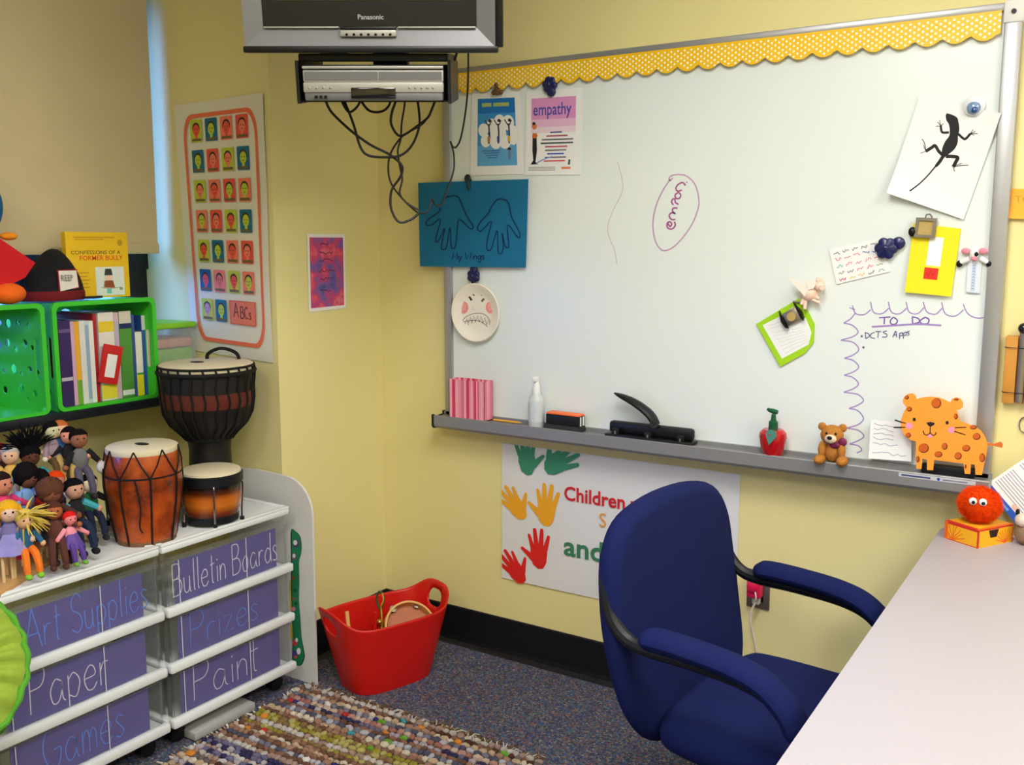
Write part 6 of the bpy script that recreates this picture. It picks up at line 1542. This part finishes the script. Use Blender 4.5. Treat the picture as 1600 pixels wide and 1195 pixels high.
br = [(.085 + .075 * math.cos(a), -.02 + .078 * math.sin(a)) for a in [math.radians(-95 + 190 * k / 18) for k in range(19)]]
MB().prism(br + [(.06, .05), (.06, -.09)], -.0, .005, CPM @ TR(0, 0, .002)).build('brim', m_cap, t, smooth=False)
th0 = math.radians(-84)
PT = lambda u, v, h: CPM @ (Vector((math.cos(th0 + (u - .5) * .62) * (.1095 + h) * (1 - .05 * v), math.sin(th0 + (u - .5) * .62) * (.1045 + h) * (1 - .05 * v), .03 + v * .062)))
p = Print(PT); p.poly([(-.06, -.05), (1.06, .12), (1.06, 1.06), (-.06, 1.05)], (150, 22, 40)); p.poly([(0, 0), (1, .16), (1, 1), (0, 1)], (232, 228, 222)); p.text('REEP', .06, .5, .42, (110, 108, 110), sx=.72); p.build('patch', M_PRINT, t, smooth=False)
# yellow book standing on the crate
q = [on(0, -2.83, 103, 362), on(0, -2.83, 199, 363), on(0, -2.83, 203, 467), on(0, -2.83, 106, 467)]
yb0, yb1 = (q[0].y + q[3].y) / 2, (q[1].y + q[2].y) / 2; zt_ = q[0].z
t = thing('yellow_book', 'yellow paperback with red and black title standing on the crate', 'book', (-2.84, (yb0 + yb1) / 2, ZK))
m_yb = mat('book_yellow', (240, 196, 28), .45, var=.03)
b = MB(); b.box(-2.832, -2.83, yb0, yb1, ZK, zt_); b.box(-2.852, -2.85, yb0, yb1, ZK, zt_); b.box(-2.85, -2.832, yb0, yb0 + .002, ZK, zt_); b.build('cover', m_yb, t, smooth=False)
MB().box(-2.8495, -2.8325, yb0 + .0022, yb1 - .002, ZK + .002, zt_ - .002).build('pages', m_pages, t, smooth=False)
Wb, Hb_ = yb1 - yb0, zt_ - ZK
p = Print(lambda u, v, h: Vector((-2.8297 + h, yb0 + u * Wb, ZK + v * Hb_)))
p.text('CONFESSIONS OF A', .07, .665, .082, (70, 58, 30), sx=1.08, bold=.0); p.text('FORMER BULLY', .2, .575, .1, (232, 84, 34), bold=.015, sx=1.02)
p.rect(.12, .91, .78, .93, (206, 160, 30)); p.rect(.14, .88, .6, .895, (206, 160, 30)); p.disc(.87, .84, .045, .05, (196, 150, 40))
for k in range(5): p.rect(.08, .38 - k * .055, .34 - .03 * (k % 2), .395 - k * .055, (196, 150, 40))
p.rect(.44, .03, .91, .47, (226, 232, 232)); p.disc(.65, .3, .07, .05, (236, 204, 190)); p.poly([(.58, .34), (.72, .34), (.7, .44), (.6, .44)], (60, 60, 66)); p.poly([(.58, .26), (.72, .26), (.75, .14), (.56, .14)], (150, 80, 50)); p.rect(.61, .06, .69, .14, (120, 200, 190)); p.stroke([(.52, .16), (.7, .14), (.84, .15)], .015, (190, 170, 160)); p.disc(.85, .13, .03, .025, (140, 160, 120))
p.build('cover_print', M_PRINT, t, smooth=False)
# blue plush
pc = Vector((-2.86, on(0, -2.86, -46, 400).y, ZK)); t = thing('blue_plush', 'blue plush toy with red scarf and orange feet at the left edge', 'plush toy', pc)
m_bl = mat('blue_plush', (24, 104, 168), .95, var=.12, scale=90, bump=.5, bscale=300); m_rd = mat('red_fleece', (206, 28, 36), .95, var=.12, scale=90, bump=.4); m_og = mat('orange_plush', (246, 108, 24), .95, var=.1, scale=90, bump=.4)
MB().ell(pc + Vector((0, 0, .1)), (.085, .095, .10), 24, 16).build('body', m_bl, t)
MB().ell(pc + Vector((0, .005, .285)), (.08, .088, .115), 24, 16, fn=lambda d: 1 + .04 * math.cos(3 * d.z)).build('head', m_bl, t)
MB().lathe([(.06, .175), (.09, .172), (.105, .15), (.10, .13), (.08, .14)], 28, Matrix.Translation(pc)).build('scarf', m_rd, t)
MB().prism([(-.01, .19), (.035, .195), (.145, .118), (.11, .075), (.05, .05), (-.03, .048)], -.012, .012, frame((0, 1, 0), (0, 0, 1), (1, 0, 0), pc + Vector((.09, -.01, 0)))).build('scarf_end', m_rd, t)
MB().ell(pc + Vector((.075, .075, .196)), (.02, .025, .012)).build('tassel', mat('amber_plush', (246, 150, 30), .9), t)
MB().ell(pc + Vector((.09, .05, .03)), (.05, .05, .032), 18, 12).build('foot', m_og, t); MB().ell(pc + Vector((.09, -.06, .03)), (.05, .05, .032), 18, 12).build('foot', m_og, t)
MB().ell(pc + Vector((.08, 0, .275)), (.03, .028, .018), 14, 10).build('beak', m_og, t)
for s in (-1, 1): MB().ell(pc + Vector((.07, s * .03, .33)), (.012, .013, .015), 10, 8).build('eye', m_dark, t)

# =================================================================== RED TUB AND INSTRUMENTS
m_red = mat('red_flexible_plastic', (206, 24, 18), .33, var=.05, scale=6, spec=.45)
ta = math.atan2(.31, .1); tu = Vector((math.cos(ta), math.sin(ta), 0)); tv_ = Vector((math.sin(ta), -math.cos(ta), 0)); tc_ = Vector((-2.095, 2.44, .001))
def tubpt(th, v, off=0.0):
    """th=0 at the far handle; v 0..1 floor to rim"""
    c_, s_ = math.cos(th), math.sin(th)
    hnd = max(0, abs(c_)) ** 6
    z = v * (.245 + .052 * hnd)
    k = z / .25
    A = .155 + .062 * k + off; B = .100 + .045 * k + off
    e = 2 / 3.2
    x = A * (abs(c_) ** e) * (1 if c_ > 0 else -1); y = B * (abs(s_) ** e) * (1 if s_ > 0 else -1)
    return tc_ + tu * x + tv_ * y + Vector((0, 0, z))
t = thing('red_tub', 'red flexible plastic tub with two oval handles holding instruments', 'tub', tc_)
NT, NV_ = 168, 26; HU, HV, RU, RVv = 0.0, .80, .135, .105
bm = bmesh.new(); vg = {}
def hsd(th, v):
    d1 = abs((th + math.pi) % (2 * math.pi) - math.pi); d2 = math.pi - d1
    return min(d1, d2)
par = {}
for j in range(NV_ + 1):
    for i in range(NT):
        th = 2 * math.pi * i / NT; v = j / NV_
        # snap points near the handle holes onto the oval
        c0 = 0 if abs((th + math.pi) % (2 * math.pi) - math.pi) < .5 else (math.pi if abs(th - math.pi) < .5 else None)
        if c0 is not None:
            du = ((th - c0 + math.pi) % (2 * math.pi) - math.pi) / RU; dv = (v - HV) / RVv; r_ = math.hypot(du, dv)
            if r_ < 1: inside = True
            else: inside = False
            par[(i, j)] = (th, v, r_, c0, du, dv)
        else: par[(i, j)] = (th, v, 9, None, 0, 0)
faces = []
for j in range(NV_):
    for i in range(NT):
        q = [(i, j), ((i + 1) % NT, j), ((i + 1) % NT, j + 1), (i, j + 1)]
        if sum(par[k][2] < 1 for k in q) >= 2: continue
        faces.append(q)
used = {k for f_ in faces for k in f_}
hole_edge = set()
for j in range(NV_):
    for i in range(NT):
        q = [(i, j), ((i + 1) % NT, j), ((i + 1) % NT, j + 1), (i, j + 1)]
        if sum(par[k][2] < 1 for k in q) >= 2: hole_edge.update(k for k in q if k in used)
vid = {}
for k in used:
    th, v, r_, c0, du, dv = par[k]
    if k in hole_edge and r_ > 1e-6: th, v = c0 + du / r_ * RU, HV + dv / r_ * RVv
    vid[k] = bm.verts.new(tubpt(th, v))
for f_ in faces: bm.faces.new([vid[k] for k in f_])
bot = [vid[(i, 0)] for i in range(NT)]; bm.faces.new(bot[::-1])
bmesh.ops.recalc_face_normals(bm, faces=list(bm.faces))
me = bpy.data.meshes.new('tub_wall'); bm.to_mesh(me); bm.free()
me.transform(TM[t.name].inverted()); me.polygons.foreach_set('use_smooth', [True] * len(me.polygons)); me.materials.append(m_red); me.set_sharp_from_angle(angle=math.radians(50))
o = bpy.data.objects.new('tub_wall', me); COL.objects.link(o); o.parent = t
sm = o.modifiers.new('thickness', 'SOLIDIFY'); sm.thickness = .005; sm.offset = -1
# tambourine
def ringframe(c_, nrm): return align(c_, c_ + Vector(nrm))[0]
tm_c = tc_ + tu * .095 + tv_ * .005 + Vector((0, 0, .155)); TMM = ringframe(tm_c, tv_ * .75 + Vector((0, 0, .62)) - tu * .2)
t = thing('tambourine', 'wooden tambourine with pale skin leaning in the red tub', 'tambourine', tm_c - Vector((0, 0, .1)))
m_tan = mat('pale_hoop_wood', (220, 172, 96), .5, var=.1, scale=25)
slots = 6
for k in range(slots):
    a0_, a1_ = 2 * math.pi * (k + .12) / slots, 2 * math.pi * (k + .88) / slots
    b = MB(); b.lathe([(.085, -.022), (.092, -.022), (.092, .022), (.085, .022), (.085, -.022)], 10, TMM, a0_, a1_); b.build('hoop_segment', m_tan, t, smooth=False)
    for zz in (-.018, .018):
        b = MB(); b.lathe([(.085, zz - .004), (.092, zz - .004), (.092, zz + .004), (.085, zz + .004), (.085, zz - .004)], 4, TMM, a1_, a1_ + 2 * math.pi * .24 / slots); b.build('hoop_bridge', m_tan, t, smooth=False)
    am = a1_ + math.pi * .24 / slots; jc = TMM @ Vector((.088 * math.cos(am), .088 * math.sin(am), 0))
    for zz in (-.004, .004): MB().lathe([(0, -.001), (.012, -.001), (.012, .001), (0, .002)], 14, TMM @ TR(.088 * math.cos(am), .088 * math.sin(am), zz)).build('jingle', m_chrome, t)
MB().lathe([(.0855, -.012), (0, -.0125), (0, -.014), (.0855, -.014)], 32, TMM).build('skin', mat('tan_skin', (190, 120, 84), .6, var=.15, scale=20), t)
p = Print(lambda u, v, h: TMM @ Vector(((.0925 + h) * math.cos(u), (.0925 + h) * math.sin(u), v)))
for k in range(slots):
    a = 2 * math.pi * (k + .5) / slots; p.rect(a - .17, -.006, a + .17, .008, (120, 104, 40))
p.build('painted_marks', M_PRINT, t, smooth=False)
# jingle strap with ring
jc = tc_ + tu * .0 - tv_ * .03 + Vector((0, 0, .145)); t = thing('jingle_strap', 'yellow and green cord strap with a loop standing up in the tub', 'strap', jc)
m_yc = mat('yellow_green_cord', (196, 160, 40), .8, var=.4, scale=70); m_gc = mat('olive_cord', (70, 76, 40), .8, var=.3, scale=70)
lp = [jc + Vector(q) for q in [(0, 0, .0), (.004, 0, .05), (.002, 0, .085), (-.012, 0, .105), (-.018, .002, .13), (-.008, .004, .152), (.008, .004, .148), (.014, .002, .128), (.008, 0, .105), (.0, 0, .088)]]
MB().tube(cat_rom(lp, 5), .0042, 8).build('loop', m_gc, t)
MB().tube(cat_rom([jc + Vector(q) for q in [(.004, -.003, .0), (.008, -.003, .06), (.006, -.003, .1), (.016, -.002, .13), (.01, 0, .152)]], 5), .003, 8).build('cord', m_yc, t)
for k in range(5):
    a = k * 1.3; MB().ell(jc + Vector((.018 * math.cos(a), .018 * math.sin(a), .02 + .008 * k)), .011, 10, 8).build('bell', mat('brass', (196, 160, 80), .3, .9, var=.1), t)
q = tc_ - tu * .13 - tv_ * .0 + Vector((0, 0, .06))
MB().tube([q, q + tu * .02 - tv_ * .07 + Vector((0, 0, .185))], .007, 10).build('drumstick', m_tan, None, label='pale wooden drumstick poking up inside the red tub', cat='drumstick')
q = tc_ - tu * .05 + tv_ * .0 + Vector((0, 0, .06))
MB().tube([q, q + tu * .012 + Vector((0, 0, .185))], .0055, 10).build('red_mallet', m_red, None, label='thin red stick standing in the red tub', cat='stick')

# =================================================================== RAG RUG
t = thing('rag_rug', 'multicoloured woven rag rug with shaggy tied edges on the carpet', 'rug', (-1.8, 1.7, 0))
RX0, RX1, RY0, RY1 = -2.27, -1.36, .75, 2.235
skew = lambda x, y: Vector((x + (RY1 - y) * .015, y + (x - RX0) * .02, 0))
MB().grid(lambda u, v: skew(RX0 + (RX1 - RX0) * u, RY0 + (RY1 - RY0) * v) + Vector((0, 0, .006)), 4, 4).build('backing', mat('rug_backing', (96, 84, 76), .95, var=.2), t)
rr = random.Random(31); pile = MB()
PAL_ = [[(206, 196, 186), (180, 150, 140), (214, 206, 206)], [(150, 110, 90), (120, 86, 70), (170, 130, 110)], [(198, 150, 138), (216, 190, 176), (176, 120, 110)], [(130, 130, 150), (196, 196, 206), (90, 90, 110)], [(60, 56, 96), (120, 116, 150), (190, 180, 190)], [(160, 150, 60), (190, 180, 110), (150, 120, 80)], [(206, 180, 150), (230, 216, 196), (180, 140, 120)], [(90, 60, 50), (140, 100, 80), (120, 110, 110)]]
ICO = []
_bm = bmesh.new(); bmesh.ops.create_icosphere(_bm, subdivisions=1, radius=1); _bm.verts.index_update()
ICV = [v.co.copy() for v in _bm.verts]; ICF = [tuple(v.index for v in f_.verts) for f_ in _bm.faces]; _bm.free()
y = RY1 - .012; row = 0
ACC = [(206, 60, 60), (80, 170, 190), (120, 180, 60), (236, 150, 60), (60, 60, 130), (240, 236, 228)]
while y > RY0:
    pl_ = PAL_[rr.randrange(len(PAL_))]; x = RX0 + rr.uniform(-.02, .01); rh = rr.uniform(.009, .0135)
    lime = rr.random() < .05
    while x < RX1 + rr.uniform(-.01, .02):
        w = rr.uniform(.009, .019); pile.col = (150, 176, 40) if lime and rr.random() < .6 else (rr.choice(ACC) if rr.random() < .045 else rr.choice(pl_))
        pile.col = tuple(int(q_ * .88) for q_ in pile.col)
        c_ = skew(x + w, y + rr.uniform(-.003, .003)); Mx = Matrix.Translation(c_ + Vector((0, 0, .008))) @ RZ(rr.uniform(-.5, .5)) @ RX(rr.uniform(-.4, .4)) @ SCL(w, rh, rr.uniform(.007, .013))
        pile.add(ICV, ICF, Mx); x += w * 1.75
    y -= rh * 1.75; row += 1
pile.build('rag_knots', M_DYE, t, kind='stuff')
fr = MB()
for k in range(170):
    u = rr.random(); e_ = skew(RX0 + (RX1 - RX0) * u, RY1); fr.col = rr.choice([(120, 96, 70), (150, 126, 96), (96, 74, 54), (206, 200, 190)])
    d = Vector((rr.uniform(-.6, .9), rr.uniform(.3, 1), 0)).normalized(); Ln = rr.uniform(.012, .045)
    fr.tube([e_ + Vector((0, 0, .006)), e_ + d * Ln * .5 + Vector((0, 0, .012)), e_ + d * Ln + Vector((rr.uniform(-.01, .01), 0, .004))], [.0022, .002, .0012], 4)
for k in range(110):
    v = rr.random(); e_ = skew(RX0, RY0 + (RY1 - RY0) * v); fr.col = rr.choice([(200, 190, 180), (226, 220, 210), (170, 140, 120), (120, 96, 70)])
    d = Vector((-1, rr.uniform(-.6, .6), 0)).normalized(); fr.tube([e_ + Vector((0, 0, .008)), e_ + d * rr.uniform(.01, .02) + Vector((0, 0, .012))], [.004, .002], 5)
fr.build('fringe', M_DYE, t, kind='stuff')

# =================================================================== LIME SAUCER CHAIR (left edge)
m_lf = mat('lime_cotton', (146, 172, 58), .9, var=.1, scale=60, bump=.4, bscale=300); m_lp = mat('green_piping', (84, 156, 44), .85, var=.1, scale=60)
scn = (Vector((.62, -.42, .62))).normalized(); sc_c = dep(2.05, -116, 1064)
t = thing('saucer_chair', 'lime green padded saucer chair cut off by the left edge', 'chair', (sc_c.x, sc_c.y, 0))
SM_ = align(sc_c, sc_c + scn)[0]; RS = .205
def padz(a, r_):
    k = r_ / RS
    return .03 + .035 * math.sin(min(1, k / .9) * math.pi / 2) * (1 if k < .86 else max(0, 1 - ((k - .86) / .14) ** 2) * .8 + .2) + .013 * math.sin(19 * a + 2 * math.sin(3 * a)) * k * (1 if k < .95 else .3)
MB().grid(lambda u, v: SM_ @ Vector((RS * v * math.cos(2 * math.pi * u), RS * v * math.sin(2 * math.pi * u), padz(2 * math.pi * u, RS * v))), 136, 14).build('seat_pad', m_lf, t, ang=80)
MB().lathe([(RS, .03), (RS * .98, -.03), (RS * .78, -.065), (RS * .4, -.085), (0, -.09)][::-1], 60, SM_, fn=lambda a, z: 1 + .01 * math.sin(15 * a)).build('pad_back', m_lp, t)
MB().tube([SM_ @ Vector(((RS + .002) * (1 + .012 * math.sin(26 * a)) * math.cos(a), (RS + .002) * (1 + .012 * math.sin(26 * a)) * math.sin(a), .032 + .006 * math.sin(13 * a))) for a in [2 * math.pi * k / 104 for k in range(104)]], .008, 8, True).build('piping', m_lp, t)
for a in (.6, 2.2, 3.7, 5.3):
    q = SM_ @ Vector((.16 * math.cos(a), .16 * math.sin(a), -.062)); e_ = Vector((sc_c.x + (sc_c.x - q.x) * .9, sc_c.y + (sc_c.y - q.y) * .9, .012))
    MB().cyl(q, e_, .009, n=10).build('leg', m_bk, t)
